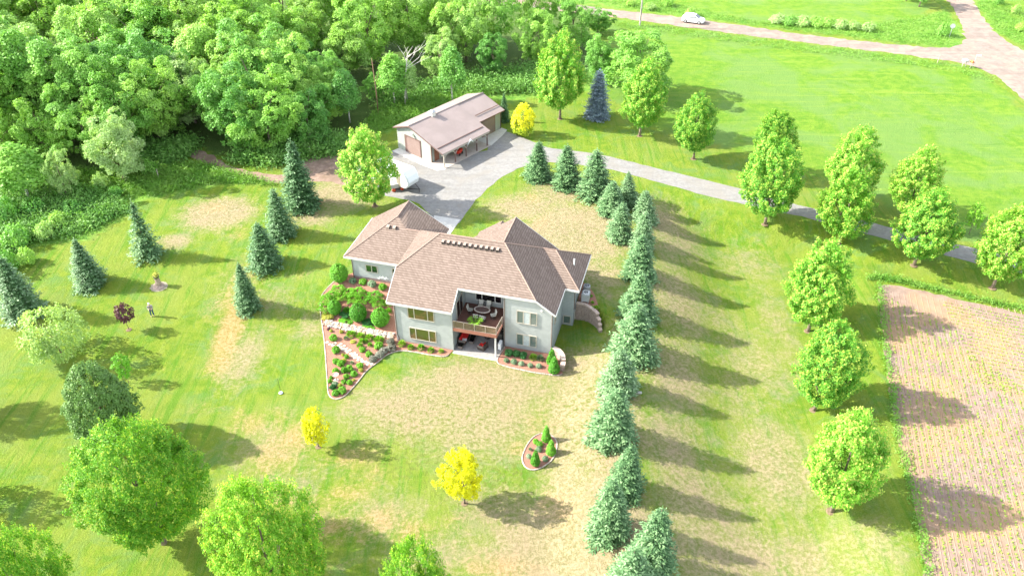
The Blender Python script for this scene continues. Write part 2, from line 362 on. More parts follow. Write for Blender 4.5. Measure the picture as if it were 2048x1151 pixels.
t.base(t.mix(t.ramp(n2, .3, .7), t.mix(t.ramp(n, .3, .7), (.19, .072, .045), (.32, .135, .09)), (.42, .24, .17)), .95, .15).bump(n2, .05, 1.0); M_mulch = t.m

def P1(L): return [bz(*p, Z1) for p in L]
drive = P1([(700, 320), (760, 312), (792, 298), (880, 325), (975, 300), (985, 262), (1010, 262), (1040, 273), (1095, 295), (1160, 303), (1220, 313), (1307, 335), (1400, 357), (1477, 377), (1595, 409), (1744, 445), (1790, 458), (1899, 484), (1954, 498), (2060, 523), (2300, 580),
   (2300, 612), (2060, 553), (1950, 526), (1873, 506), (1722, 464), (1587, 429), (1485, 408), (1392, 386), (1300, 359), (1227, 340), (1160, 329), (1100, 324), (1063, 328), (1035, 337), (1005, 353), (975, 376), (945, 408), (925, 436), (918, 446), (866, 436), (840, 408), (815, 399), (770, 392), (725, 384), (700, 372)])
drape('driveway', drive, M_drive, 4.0, .012, jit=.06, kind='structure')['label'] = 'grey chip-sealed driveway winding past the shed'
dirt = P1([(383, 298), (400, 300), (425, 312), (455, 328), (500, 343), (560, 350), (605, 342), (602, 318), (620, 306), (650, 305), (680, 313), (700, 322), (704, 371), (690, 368), (650, 361), (600, 364), (560, 367), (510, 360), (465, 348), (425, 332), (395, 322), (378, 308)])
drape('dirt_track', dirt, M_dirt, 3.0, .008, jit=.18, kind='structure')['label'] = 'brown dirt track leaving the yard into the woods'
road = P1([(900, -18), (1170, 12), (1250, 22), (1390, 38), (1500, 54), (1600, 68), (1700, 80), (1780, 89), (1850, 94), (1900, 96), (1922, 88), (1928, 74), (1927, 60), (1915, 30), (1895, 0), (1860, -50), (1910, -50), (1945, 0), (1965, 35), (1990, 65), (2020, 88), (2060, 106), (2300, 170), (2300, 420), (2140, 290), (2090, 240), (2060, 210), (2030, 185), (1990, 150), (1950, 133), (1900, 122), (1800, 108), (1700, 97), (1600, 84), (1500, 72), (1400, 58), (1280, 42), (1190, 31), (900, -4)])
drape('gravel_road', road, M_road, 5.0, .012, jit=.22, kind='structure')['label'] = 'pale gravel road with a junction to a second road'
# soil field and its seedling rows
t = NT('tilled_soil'); P = t.wpos(); n = t.noise(P, 1.5, 4, .7); n2 = t.noise(P, 12, 3, .8); n3 = t.noise(P, .2, 3, .6)
col = t.mix(t.ramp(n, .3, .7), (.215, .152, .118), (.29, .215, .175)); col = t.mix(t.math('MULTIPLY', t.ramp(n3, .4, .65), .6), col, (.37, .235, .12))
col = t.mix(t.math('MULTIPLY', t.ramp(n2, .5, .75), .4), col, (.2, .14, .11)); t.base(col, .95, .1).bump(n2, .06, 1.0); M_soil = t.m
fpx = [(1757, 568), (1800, 572), (1850, 583), (1945, 604), (2048, 628), (2400, 712), (2700, 1500), (1940, 1500), (1875, 1260), (1852, 1151), (1829, 1007), (1794, 876), (1786, 812), (1768, 690), (1760, 610)]
field = [bz(*p, FZ) for p in fpx]
drape('crop_field', field, M_soil, 4.0, .012, jit=.12, kind='structure')['label'] = 'tilled brown soil field with seedling rows'

# ================================================================ LEAF GEOMETRY
def unit(v): return v/np.maximum(np.linalg.norm(v, axis=-1, keepdims=True), 1e-9)
def cards(Pc, N, size, asp, rng, T=None, bend=0.0):
    """a rhombic leaf per centre; returns verts, faces"""
    n = len(Pc); N = unit(N)
    T = unit(np.cross(N, rng.normal(size=(n, 3)))) if T is None else unit(T-N*np.sum(T*N, -1, keepdims=True))
    B = np.cross(N, T); s = np.asarray(size).reshape(-1, 1)*np.ones((n, 1)); a = np.asarray(asp).reshape(-1, 1)
    V = np.stack([Pc-T*s, Pc+B*s*a-N*s*bend, Pc+T*s, Pc-B*s*a-N*s*bend], 1).reshape(-1, 3)
    return V, np.arange(4*n).reshape(-1, 4)
def sphere_dirs(n, rng): return unit(rng.normal(size=(n, 3)))
def lump(D, rng_seed, amp, fr=3.0):
    r2 = np.random.default_rng(rng_seed); o = np.zeros(len(D))
    for i in range(7):
        k = r2.normal(size=3)*fr; o += np.sin(D@k+r2.uniform(0, 6.28))
    return 1+amp*o/2.6
def decid(seed, prof, R_, H, z0, ncl, nl, ls, cr, lmp=.16, tipf=.25, shell=.75, fr=3.0, flat=.6, open_=0.0, el=0.0, jag=0.0, bough=0, br=1.6):
    """crown vertices for a broadleaf; prof(t) radius 0..1 at height t"""
    rng = np.random.default_rng(seed); t_ = np.linspace(0, 1, 60); w_ = np.array([prof(a) for a in t_]); cdf = np.cumsum(w_**1.2); cdf /= cdf[-1]
    tt = np.interp(rng.uniform(size=ncl), cdf, t_); th = rng.uniform(0, 2*PI, ncl)
    rad = np.where(rng.uniform(size=ncl) < shell, rng.uniform(.82-jag, 1.0+jag, ncl), np.sqrt(rng.uniform(.1, .8, ncl)))
    D = unit(np.column_stack([np.cos(th), np.sin(th), (tt-.5)*2.0])); L = lump(D, seed+9, lmp, fr)
    pr = np.array([prof(a) for a in tt])*R_*rad*L
    Cc = np.column_stack([np.cos(th)*pr, np.sin(th)*pr, z0+(H-z0)*tt*(1+.12*(L-1))])
    if bough:
        b = rng.choice(ncl, bough, replace=False); k_ = rng.integers(0, bough, ncl); bs = rng.uniform(.6, 1.25, bough)[k_][:, None]
        of = sphere_dirs(ncl, rng)+np.array([0, 0, .35])+D[b][k_]*.35; q_ = rng.uniform(size=ncl) < .82
        N2 = unit(of); C2 = Cc[b][k_]*np.array([.86, .86, .97])+N2*br*bs*np.array([1, 1, .72]); Cc = np.where(q_[:, None], C2, Cc*.8); D = np.where(q_[:, None], N2, D)
    if open_: keep = (np.sin(Cc[:, 0]*1.3+seed)+np.sin(Cc[:, 1]*1.5+2*seed)+np.sin(Cc[:, 2]*1.9)) > -3+open_*3; Cc = Cc[keep]; D = D[keep]; ncl = len(Cc)
    No = unit(D*np.array([1, 1, .6])+np.array([0, 0, .6])); idx = np.repeat(np.arange(ncl), nl)
    off = sphere_dirs(ncl*nl, rng)*np.cbrt(rng.uniform(0, 1, (ncl*nl, 1))); csz = cr*rng.uniform(.7, 1.3, (ncl, 1))[idx]
    k = np.sum(off*No[idx], -1, keepdims=True); off = off-No[idx]*k*(1-flat)
    if el:
        Ax = unit(D*np.array([1, 1, .3])+np.array([0, 0, .75])+rng.normal(0, .12, D.shape))[idx]; p_ = np.sum(off*Ax, -1, keepdims=True); off = (off-Ax*p_)*(1-.45*p_)*.62+Ax*p_*(1+el)
    Pc = Cc[idx]+off*csz; Nn = No[idx]*.8+np.array([-.22, 0, .35])+rng.normal(size=(ncl*nl, 3))*.5
    Vv, Ff = cards(Pc, Nn, ls*rng.uniform(.7, 1.3, ncl*nl), .62, rng, bend=.15)
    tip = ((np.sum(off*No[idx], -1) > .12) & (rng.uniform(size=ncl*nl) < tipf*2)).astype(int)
    return Vv, Ff, tip, Cc
def trunk_mb(rng, z1, r0, lean=0.0, limbs=(), fork=.5):
    m = MB(); n = 7; px = rng.normal(0, .05, n)*z1*.3; py = rng.normal(0, .05, n)*z1*.3
    pts = [(px[i]*i/n+lean*i/n, py[i]*i/n, z1*i/(n-1)) for i in range(n)]; rr = [r0*1.35]+[r0*(1-.72*i/(n-1)) for i in range(1, n)]
    m.tube(pts, rr, 7)
    for q in limbs:
        zf = min(max(q[2]*fork, z1*.18), z1*.95); a = np.interp(zf, [p[2] for p in pts], [p[0] for p in pts]); b = np.interp(zf, [p[2] for p in pts], [p[1] for p in pts])
        mid = (a+(q[0]-a)*.5, b+(q[1]-b)*.5, zf+(q[2]-zf)*.62)
        m.tube([(a, b, zf), mid, tuple(q)], [r0*.38, r0*.22, r0*.06], 5, cap=False)
    return m
def proto(name, Vv, Ff, fm, mats, tr, bark):
    me = mesh_np(name+'_crown', Vv, Ff, mats, fm)
    tme = None
    if tr is not None:
        o = tr.build('tmp', bark, smooth=True); tme = o.data; bpy.data.objects.remove(o)
    return (me, tme)
egg = lambda t: math.sin(PI*min(1, max(0, t))**.72)**.62*(1-.12*t)
rnd = lambda t: math.sin(PI*min(1, max(0, t))**.9)**.55
dome = lambda t: math.sqrt(max(0, 1-(abs(t-.42)/.58)**2.3)) if t > .42 else math.sqrt(max(0, 1-((.42-t)/.46)**2.6))
vase = lambda t: (max(0, t)**.5)*math.sqrt(max(0, 1-max(0, (t-.7)/.3)**2))*1.0
bark = pmat('bark_grey_brown', (.22, .17, .13), .9, .1, 0, .3, 5, .03)
bark_l = pmat('bark_pale', (.50, .47, .42), .85, .1, 0, .3, 4, .02)
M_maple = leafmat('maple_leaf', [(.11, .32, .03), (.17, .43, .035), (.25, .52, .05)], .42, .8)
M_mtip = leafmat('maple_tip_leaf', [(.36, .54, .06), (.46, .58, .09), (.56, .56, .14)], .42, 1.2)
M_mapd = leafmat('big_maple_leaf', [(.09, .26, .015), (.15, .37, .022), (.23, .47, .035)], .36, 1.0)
M_mtip2 = leafmat('big_maple_lit_tip_leaf', [(.30, .48, .035), (.40, .54, .05), (.52, .56, .08)], .4, 1.2)  # yellow new growth, and sunlit leaf tops put into the colour
M_ylw = leafmat('golden_leaf', [(.62, .62, .015), (.76, .76, .02), (.84, .82, .05)], .4, 1.2)
M_ylg = leafmat('golden_green_leaf', [(.22, .42, .02), (.32, .50, .03), (.45, .55, .04)], .4, 1.2)
M_pale = leafmat('pale_lime_leaf', [(.30, .46, .12), (.38, .54, .16), (.48, .60, .24)], .4, 1.2)
M_linden = leafmat('linden_leaf', [(.06, .14, .022), (.10, .21, .035), (.17, .30, .08)], .25, 1.0)
M_purple = leafmat('purple_leaf', [(.09, .035, .045), (.15, .06, .07), (.20, .10, .10)], .3, 1.0)
M_for = leafmat('woodland_leaf', [(.09, .27, .055), (.15, .38, .06), (.24, .49, .075), (.34, .58, .09), (.38, .57, .18), (.44, .58, .26)], .38, .22)
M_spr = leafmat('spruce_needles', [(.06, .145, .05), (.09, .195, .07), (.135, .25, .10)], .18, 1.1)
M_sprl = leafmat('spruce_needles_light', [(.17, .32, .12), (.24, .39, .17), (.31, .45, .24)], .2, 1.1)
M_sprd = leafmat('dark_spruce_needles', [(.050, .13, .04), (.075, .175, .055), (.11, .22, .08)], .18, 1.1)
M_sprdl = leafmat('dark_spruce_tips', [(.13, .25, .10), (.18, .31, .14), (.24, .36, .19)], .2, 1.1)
M_blue = leafmat('blue_spruce_needles', [(.10, .15, .17), (.15, .21, .25), (.22, .29, .34)], .12, 1.1)
M_bluel = leafmat('blue_spruce_tips', [(.20, .27, .30), (.27, .34, .38), (.33, .40, .45)], .12, 1.1)
M_arb = leafmat('arborvitae_leaf', [(.06, .24, .015), (.11, .34, .018), (.18, .42, .03)], .25, 3)
M_shrub = leafmat('garden_shrub_leaf', [(.10, .32, .02), (.16, .41, .025), (.24, .48, .04)], .35, 3)
M_hosta = leafmat('lime_hosta_leaf', [(.15, .36, .02), (.24, .44, .035), (.34, .50, .07)], .35, 3)
M_grey = leafmat('grey_green_leaf', [(.13, .22, .10), (.20, .30, .16), (.30, .40, .24)], .25, 3)
M_lav = leafmat('mauve_grey_leaf', [(.14, .14, .10), (.19, .19, .14), (.24, .25, .19)], .2, 3)
M_dkg = leafmat('deep_green_leaf', [(.02, .10, .02), (.035, .15, .03), (.07, .21, .05)], .2, 3)
M_yel2 = leafmat('yellow_green_leaf', [(.30, .34, .04), (.40, .42, .05), (.48, .46, .09)], .3, 3)

PROTO = {}
def mk_decid(key, seed, prof, R_, H, z0, ncl, nl, ls, cr, mats, bk=None, nlimb=9, r0=.17, **kw):
    Vv, Ff, tip, Cc = decid(seed, prof, R_, H, z0, ncl, nl, ls, cr, **kw); rng = np.random.default_rng(seed+77)
    sel = Cc[rng.choice(len(Cc), nlimb, replace=False)]*np.array([.8, .8, 1])
    tr = trunk_mb(rng, H*.66, r0, 0, sel)
    PROTO.setdefault(key, []).append(proto(key, Vv, Ff, tip if len(mats) > 1 else None, mats, tr, bk or bark))
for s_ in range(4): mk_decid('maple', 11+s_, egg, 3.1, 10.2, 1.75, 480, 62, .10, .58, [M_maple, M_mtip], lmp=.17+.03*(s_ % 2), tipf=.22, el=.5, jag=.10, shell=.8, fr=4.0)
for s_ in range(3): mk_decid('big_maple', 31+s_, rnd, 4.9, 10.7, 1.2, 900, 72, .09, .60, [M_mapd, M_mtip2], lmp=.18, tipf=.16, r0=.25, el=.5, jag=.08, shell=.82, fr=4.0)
for s_ in range(2): mk_decid('golden', 41+s_, egg, 1.9, 4.5, .9, 150, 40, .10, .38, [M_ylw], r0=.08, lmp=.2, el=.5, jag=.1)
mk_decid('golden_green', 45, egg, 1.9, 4.6, .2, 150, 26, .13, .40, [M_ylw, M_ylg], r0=.09, lmp=.10, tipf=.0)
me = PROTO['golden_green'][0][0]; zz = np.zeros(len(me.vertices)*3); me.vertices.foreach_get('co', zz); zz = zz.reshape(-1, 4, 3)[:, 0, 2]
me.polygons.foreach_set('material_index', (zz+np.random.default_rng(1).normal(0, .25, len(zz)) < 1.5).astype(np.int32))
mk_decid('pale', 51, dome, 3.3, 5.0, .9, 240, 22, .13, .5, [M_pale], lmp=.16, r0=.12, open_=.25)
mk_decid('linden', 61, egg, 4.0, 8.5, .7, 800, 34, .12, .42, [M_linden], lmp=.09, r0=.2, jag=.06)
mk_decid('purple', 65, rnd, 1.0, 2.7, 1.2, 50, 22, .11, .3, [M_purple], lmp=.15, r0=.04, open_=.2)
mk_decid('sapling', 66, egg, .8, 2.9, .7, 36, 18, .10, .3, [M_shrub], lmp=.2, r0=.03, nlimb=6, open_=.2)
mk_decid('small_golden', 67, egg, 1.15, 3.1, .75, 70, 20, .12, .34, [M_ylw], lmp=.22, r0=.05, nlimb=7, open_=.15)
for s_ in range(7):
    rr = [5.2, 6.2, 4.6, 7.0, 5.5, 4.2, 6.0][s_]; hh = [15, 17, 13, 18, 16, 12, 14][s_]
    mk_decid('woodland', 71+s_, [dome, rnd, egg, dome, rnd, egg, dome][s_], rr, hh, 3.0 if s_ % 2 else 2.0, 800, 30, .17, .66, [M_for], bough=54, br=1.15, lmp=.30, fr=4.2, r0=.3, shell=.8, open_=.12 if s_ in (0, 3) else 0, flat=.5)
mk_decid('slim_birch', 91, egg, 2.6, 13.0, 4.0, 260, 15, .22, .9, [M_for], bk=bark_l, lmp=.25, r0=.16, open_=.3)
def spruce(seed, Hh, Rr, nlev, mats, dens=1.0, thin=0.0, full=.85):
    rng = np.random.default_rng(seed); Pl, Nl, Tl, Sl, Ml = [], [], [], [], []
    for i in range(nlev):
        t_ = i/nlev; z = Hh*(.03+.95*t_); r_ = Rr*((1-t_)**full)*(1+.10*math.sin(i*2.3+seed))+.05
        nb = max(5, int((9+26*(1-t_))*dens)); a0 = rng.uniform(0, 6.28)
        for b in range(nb):
            if rng.uniform() < thin: continue
            a = a0+2*PI*b/nb+rng.normal(0, .12); L = r_*rng.uniform(.58, 1.2); dr = -.18-.22*(1-t_)+.45*t_; d = np.array([math.cos(a), math.sin(a), 0]); s2 = np.array([-math.sin(a), math.cos(a), 0])
            z_b = z+rng.normal(0, .13)*Hh/7
            k = max(2, int(3+5*L/Rr))
            for j in range(k):
                q = .30+.70*(j+rng.uniform(0, .6))/k; wdt = .16*L*(1.15-q)+.05
                base = d*L*q+np.array([0, 0, z_b+dr*L*q+.16*L*max(0, q-.7)])
                for sg in (-1, 1):
                    Pl.append(base+s2*sg*wdt*rng.uniform(.4, 1.5)+rng.normal(0, .03, 3)); Tl.append(d*.8+s2*sg*.75+np.array([0, 0, -.12])); Nl.append(np.array([0, 0, 1])+d*.25+rng.normal(0, .28, 3)); Sl.append(.17*rng.uniform(.8, 1.3)*(.6+.6*(1-t_)))
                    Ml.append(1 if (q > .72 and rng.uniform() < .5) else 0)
    for i in range(260):
        t_ = rng.uniform(0, .9); a = rng.uniform(0, 6.28); r_ = Rr*(1-t_)**full*rng.uniform(.1, .5)
        Pl.append(np.array([math.cos(a)*r_, math.sin(a)*r_, Hh*t_+.1])); Tl.append(rng.normal(size=3)); Nl.append(rng.normal(size=3)); Sl.append(.34); Ml.append(0)
    for i in range(8): Pl.append(np.array([0, 0, Hh*(.97+.008*i)])); Tl.append(np.array([rng.normal(0, .3), rng.normal(0, .3), 1])); Nl.append(rng.normal(size=3)); Sl.append(.12); Ml.append(1)
    Vv, Ff = cards(np.array(Pl), np.array(Nl), np.array(Sl), .36, rng, np.array(Tl), bend=.2)
    tr = MB(); tr.tube([(0, 0, -.1), (0, 0, Hh*.5), (0, 0, Hh*.97)], [.16, .09, .02], 6)
    return proto('spruce', Vv, Ff, Ml, mats, tr, bark)
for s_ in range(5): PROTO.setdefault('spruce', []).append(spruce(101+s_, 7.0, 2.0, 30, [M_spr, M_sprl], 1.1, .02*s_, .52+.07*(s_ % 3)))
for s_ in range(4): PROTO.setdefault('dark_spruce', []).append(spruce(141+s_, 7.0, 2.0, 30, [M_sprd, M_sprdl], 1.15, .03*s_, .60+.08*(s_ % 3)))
PROTO['thin_spruce'] = [spruce(121, 7.5, 2.0, 19, [M_spr, M_sprl], .62, .22, .8)]
PROTO['blue_spruce'] = [spruce(131, 8.0, 2.05, 36, [M_blue, M_bluel], 1.3, 0, .42)]
rng0 = random.Random(3)
def plant(name, key, label, cat, loc, sx, sz, rz, group=None, i=0, cn='crown'):
    cm, tm = PROTO[key][i % len(PROTO[key])]
    o = thing(name, label, cat, loc, rz, group, (sx, sx, sz)); link(cn, cm, o)
    if key in ('spruce', 'woodland', 'maple', 'big_maple'): o.rotation_euler = (rng0.gauss(0, .025), rng0.gauss(0, .025), rz); o.scale = (sx*rng0.uniform(.93, 1.07), sx*rng0.uniform(.93, 1.07), sz)
    if tm: link('trunk', tm, o)
    return o
def solve_h(P, top):
    for h in np.arange(.5, 28, .1):
        if proj(P+np.array([0, 0, h]))[1] < top: return h
    return 28
def wid(P, wpx): return wpx*((P-np.array([0, 0, CAM_H]))@FW)/F_PX
# ---- maples and other single trees: base px, base py, top py, crown width px
def msize(me):
    a = np.zeros(len(me.vertices)*3, np.float32); me.vertices.foreach_get('co', a); a = a.reshape(-1, 3)
    q = np.percentile(a, [.15, 99.85], axis=0); return (float(np.percentile(a[:, 2], 99.8)), float((q[1]-q[0])[:2].mean()))
MH = {}
def put(name, key, label, cat, bx, by, top, wpx, i=0, group=None, hs=1.0, dims=None):
    P = G(bx, by); h = solve_h(P, top)*hs; w_ = wid(P+np.array([0, 0, h*(.3 if 'spruce' in key else .55)]), wpx)*{'dark_spruce': .93, 'big_maple': .92, 'linden': .95}.get(key, 1.0); n_ = i % len(PROTO[key]); MH.setdefault((key, n_), None) or MH.__setitem__((key, n_), msize(PROTO[key][n_][0])); a, b = MH[(key, n_)]
    return plant(name, key, label, cat, P, w_/b, h/a, rng0.uniform(0, 6.28), group, i)
rowA = [(1663, 1022, 825, 150, 'nearest to the camera'), (1628, 820, 645, 137, 'second from the front'), (1616, 662, 487, 124, 'third from the front')]
for i, (a, b, c_, d, e) in enumerate(rowA): put('maple_tree', 'maple', 'upright maple beside the soil field, %s of its row of three' % e, 'tree', a, b, c_, d, i, 'maples along the soil field')
rowB = [(1530, 448, 275, 117), (1678, 490, 335, 112), (1828, 530, 378, 112), (1985, 575, 412, 122)]
for i, r_ in enumerate(rowB): put('maple_tree', 'maple', 'maple on the near side of the driveway, %s from the left of four' % ordw(i), 'tree', *r_, i+1, 'maples on the near side of the driveway')
rowC = [(1120, 238, 62, 104), (1279, 272, 118, 93), (1387, 318, 187, 83), (1540, 352, 225, 86), (1682, 405, 252, 104), (1808, 440, 288, 102)]
for i, r_ in enumerate(rowC): put('maple_tree', 'maple', 'maple on the far side of the driveway, %s from the left of six' % ordw(i), 'tree', *r_, i+2, 'maples on the far side of the driveway')
put('maple_tree', 'maple', 'bright green maple in front of the white camper', 'tree', 750, 412, 250, 120, 2)
put('maple_tree', 'big_maple', 'broad round maple at the lower left, wholly in view', 'tree', 328, 1085, 865, 250, 0, 'big maples at the bottom')
put('maple_tree', 'big_maple', 'large maple cut by the bottom edge left of centre', 'tree', 578, 1255, 975, 232, 1, 'big maples at the bottom')
put('maple_tree', 'big_maple', 'maple crown tip at the bottom edge near the centre', 'tree', 862, 1330, 1085, 185, 2, 'big maples at the bottom')
put('maple_tree', 'big_maple', 'maple crown in the bottom left corner', 'tree', 128, 1320, 1072, 200, 1, 'big maples at the bottom')
put('shade_tree', 'big_maple', 'green tree crown cut by the left edge above the dark linden', 'tree', -45, 835, 735, 120, 2)
put('shade_tree', 'pale', 'pale tree cut by the left edge near the bottom', 'tree', -48, 1010, 925, 110, 0)
put('flowering_tree', 'pale', 'small pale lime tree with a wide crown on the left lawn', 'tree', 127, 716, 620, 128, 0)
put('linden_tree', 'linden', 'dense dark green linden with an egg-shaped crown', 'tree', 228, 878, 730, 140, 0)
put('young_tree', 'sapling', 'thin young tree below the pale lime tree', 'tree', 258, 765, 708, 34, 0)
put('purple_tree', 'purple', 'small purple-leaved tree beside the standing person', 'tree', 258, 659, 607, 36, 0)
put('golden_tree', 'small_golden', 'small golden yellow tree on the front lawn', 'tree', 637, 893, 819, 52, 0)
put('golden_tree', 'golden', 'larger golden yellow tree on the lower front lawn', 'tree', 929, 1006, 903, 92, 0)
put('golden_tree', 'golden_green', 'yellow topped green bush tree beside the shed', 'tree', 1046, 270, 206, 50, 0)
put('young_tree', 'sapling', 'small sapling right of the maples beyond the driveway', 'tree', 1938, 468, 404, 34, 0)
put('ash_tree', 'woodland', 'broad loose green tree behind the blue spruce', 'tree', 1272, 192, 66, 138, 0, None, 1.0, (15, 11))
put('ash_tree', 'woodland', 'pale green tree left of the broad loose tree', 'tree', 1196, 165, 72, 66, 2, None, 1.0, (13, 9.5))
# spruces
left = [(28, 516, 50, 652, 92, 'leftmost, at the left edge'), (163, 480, 183, 588, 74, 'between the left edge and the thin pale spruce'), (590, 285, 605, 437, 88, 'tallest, beside the dirt track'), (561, 380, 564, 490, 72, 'second of the slanting row from the track'), (519, 448, 532, 552, 78, 'third of the slanting row from the track'), (491, 529, 498, 632, 60, 'smallest, nearest the garden of the slanting row')]
for i, (tx, ty, bx, by, w_, e) in enumerate(left): put('spruce_tree', 'dark_spruce', 'spruce on the left lawn, '+e, 'tree', (tx*.0+bx), by-.27*w_, ty, w_, i, 'spruces on the left lawn')
put('spruce_tree', 'thin_spruce', 'thin pale spruce with gaps between its branches', 'tree', 298, 512, 402, 74, 0)
put('spruce_tree', 'blue_spruce', 'tall silvery blue spruce between two maples', 'tree', 1194, 235, 141, 52, 0)
put('spruce_tree', 'dark_spruce', 'small spruce at the right end of the shed', 'tree', 1008, 242, 188, 28, 2)
right = [(1075, 372, 284, 60), (1133, 388, 291, 60), (1190, 413, 301, 74), (1254, 425, 345, 50), (1222, 440, 363, 62), (1288, 455, 383, 52), (1238, 492, 406, 54), (1283, 512, 421, 52), (1277, 572, 471, 70), (1275, 652, 549, 76), (1266, 735, 612, 96), (1236, 803, 702, 76), (1220, 902, 777, 90), (1248, 1005, 897, 84), (1216, 1092, 964, 92), (1298, 1162, 1021, 98), (1256, 1215, 1096, 96)]
for i, (bx, by, ty, w_) in enumerate(right):
    put('spruce_tree', 'spruce', 'spruce in the long row right of the house, %s from the driveway end' % ordw(i), 'tree', bx, by-.27*w_, ty, w_*1.05, i*2+1, 'spruces in the long row right of the house')

# ---- woods: every tree its own thing
frng = random.Random(12); pts = []
fpoly = [tuple(p[:2]) for p in forest_poly]; ax = [p[0] for p in fpoly]; ay = [p[1] for p in fpoly]
def far_ok(x, y, dmin): return all((x-a)**2+(y-b)**2 > (dmin*(.62 if y < 112 else 1))**2 for a, b in pts)
FB = np.array([p for a, b in zip(fpoly, fpoly[1:]+fpoly[:1]) for p in [(a[0]+(b[0]-a[0])*k/12, a[1]+(b[1]-a[1])*k/12) for k in range(12)]])
def edist(x, y): return float(np.sqrt(((FB-[x, y])**2).sum(1)).min())
tries = 0
while tries < 60000 and len(pts) < 275:
    tries += 1; x = frng.uniform(-150, 22); y = frng.uniform(84, 238); dmin = 5.6+.035*(y-90)
    if not inpoly(np.array([x]), np.array([y]), fpoly)[0]: continue
    u_, v_ = proj((x, y, 12));
    if u_ < -90 or u_ > 1320 or v_ < -40: continue
    if edist(x, y) < 3.2: continue
    if far_ok(x, y, dmin): pts.append((x, y))
pts.sort(key=lambda p: (p[1], p[0]))
def band(v, names, edges):
    for n_, e in zip(names, edges):
        if v < e: return n_
    return names[-1]
KIN = ['broad domed', 'round headed', 'tall oval', 'very wide', 'rounded bushy', 'slender', 'spreading']
cells = {}; frec = []
for j, (x, y) in enumerate(pts):
    hsc = frng.uniform(.72, 1.12); edge = (y < 100) or (x > -12); k = frng.randrange(7)
    if edge: hsc *= .85
    if edist(x, y) < 8: hsc *= .74
    if 88 < y < 124 and x < -14: hsc = min(hsc, max(.30, ((-19-x)*.70+2.5)/16))
    if x >= -14 and y < 128: hsc = min(hsc, .62)
    u_, v_ = proj((x, y, 11*hsc)); v_ = max(v_, 0)
    row = band(v_, ['at the top edge', 'near the top', 'in the upper middle', 'in the middle', 'low down', 'at the lower fringe'], [18, 70, 130, 195, 260, 999])
    colm = band(u_, ['far left', 'left', 'left of centre', 'above the track', 'behind the big spruce', 'behind the camper maple', 'behind the shed', 'right of the shed', 'near the road'], [90, 220, 350, 480, 620, 760, 920, 1060, 9999])
    frec.append([x, y, hsc, k, row, colm]); cells.setdefault((row, colm, k), []).append(j)
for j, (x, y, hsc, k, row, colm) in enumerate(frec):
    c_ = cells[(row, colm, k)]; n_ = len(c_); i_ = c_.index(j)
    lab = '%s woodland tree %s, %s' % (KIN[k], row, colm)
    if n_ > 1: lab += ', %s from the front' % ordw(i_)
    plant('woodland_tree', 'woodland', lab, 'tree', (x, y, Z1-.1), hsc*frng.uniform(.9, 1.12), hsc, frng.uniform(0, 6.28), 'trees of the woods', k)
for i, (bx, by, tp, w_, e) in enumerate([(790, 212, 108, 70, 'behind the left end of the shed'), (815, 205, 120, 50, 'beside the birch behind the shed'), (905, 205, 95, 60, 'behind the far end of the shed'), (700, 245, 140, 60, 'above the camper maple')]):
    put('birch_tree', 'slim_birch', 'slim pale-trunked birch '+e, 'tree', bx, by, tp, w_, 0, 'birches at the edge of the woods')
for i, (bx, by, tp, w_, e) in enumerate([(60, 400, 290, 120, 'with a bent bare trunk at the far left'), (250, 362, 225, 110, 'yellow-green with a bare trunk left of the track'), (135, 395, 300, 70, 'low and dark between two taller trees'), (1195, 68, 18, 60, 'at the road end of the woods')]):
    put('edge_tree', ['slim_birch', 'woodland', 'woodland', 'woodland'][i], 'tree '+e, 'tree', bx, by, tp, w_, i+1, None, 1, None if i == 0 else (13, 10))
# bare dead tree limbs
m = MB(); rg = np.random.default_rng(8)
m.tube([(0, 0, 0), (.3, 0, 4), (.9, .1, 8)], [.16, .11, .07], 6)
for a in range(9):
    q = a*.7; p0 = (.6+.05*a, 0, 6+.25*a); p1 = (p0[0]+1.3*math.cos(q)+.8, 1.1*math.sin(q), p0[2]+1.2); p2 = (p1[0]+1.4*math.cos(q+.3)+.5, p1[1]+1.0*math.sin(q), p1[2]+.8+.1*a)
    m.tube([p0, p1, p2], [.055, .035, .012], 4, cap=False); m.tube([p1, (p1[0]+.9, p1[1]+.7*math.sin(q+1), p1[2]+1.3)], [.04, .01], 4, cap=False)
P = G(812, 208); o = m.build('dead_tree', bark_l, smooth=True, loc=tuple(P+np.array([0, -1.0, 0]))); tag(o, 'bare grey dead tree with forked limbs behind the shed', 'dead tree')
m = MB(); m.tube([(0, 0, 0), (.05, 0, 4), (-.1, 0, 9)], [.10, .08, .05], 6); m.tube([(0, 0, 5), (.8, .2, 7)], [.05, .02], 4)
P = G(757, 232); o = m.build('bare_trunk', pmat('bark_rust', (.22, .13, .09), .9, .1), smooth=True, loc=tuple(P)); tag(o, 'bare straight rusty brown trunk above the camper maple', 'tree trunk')

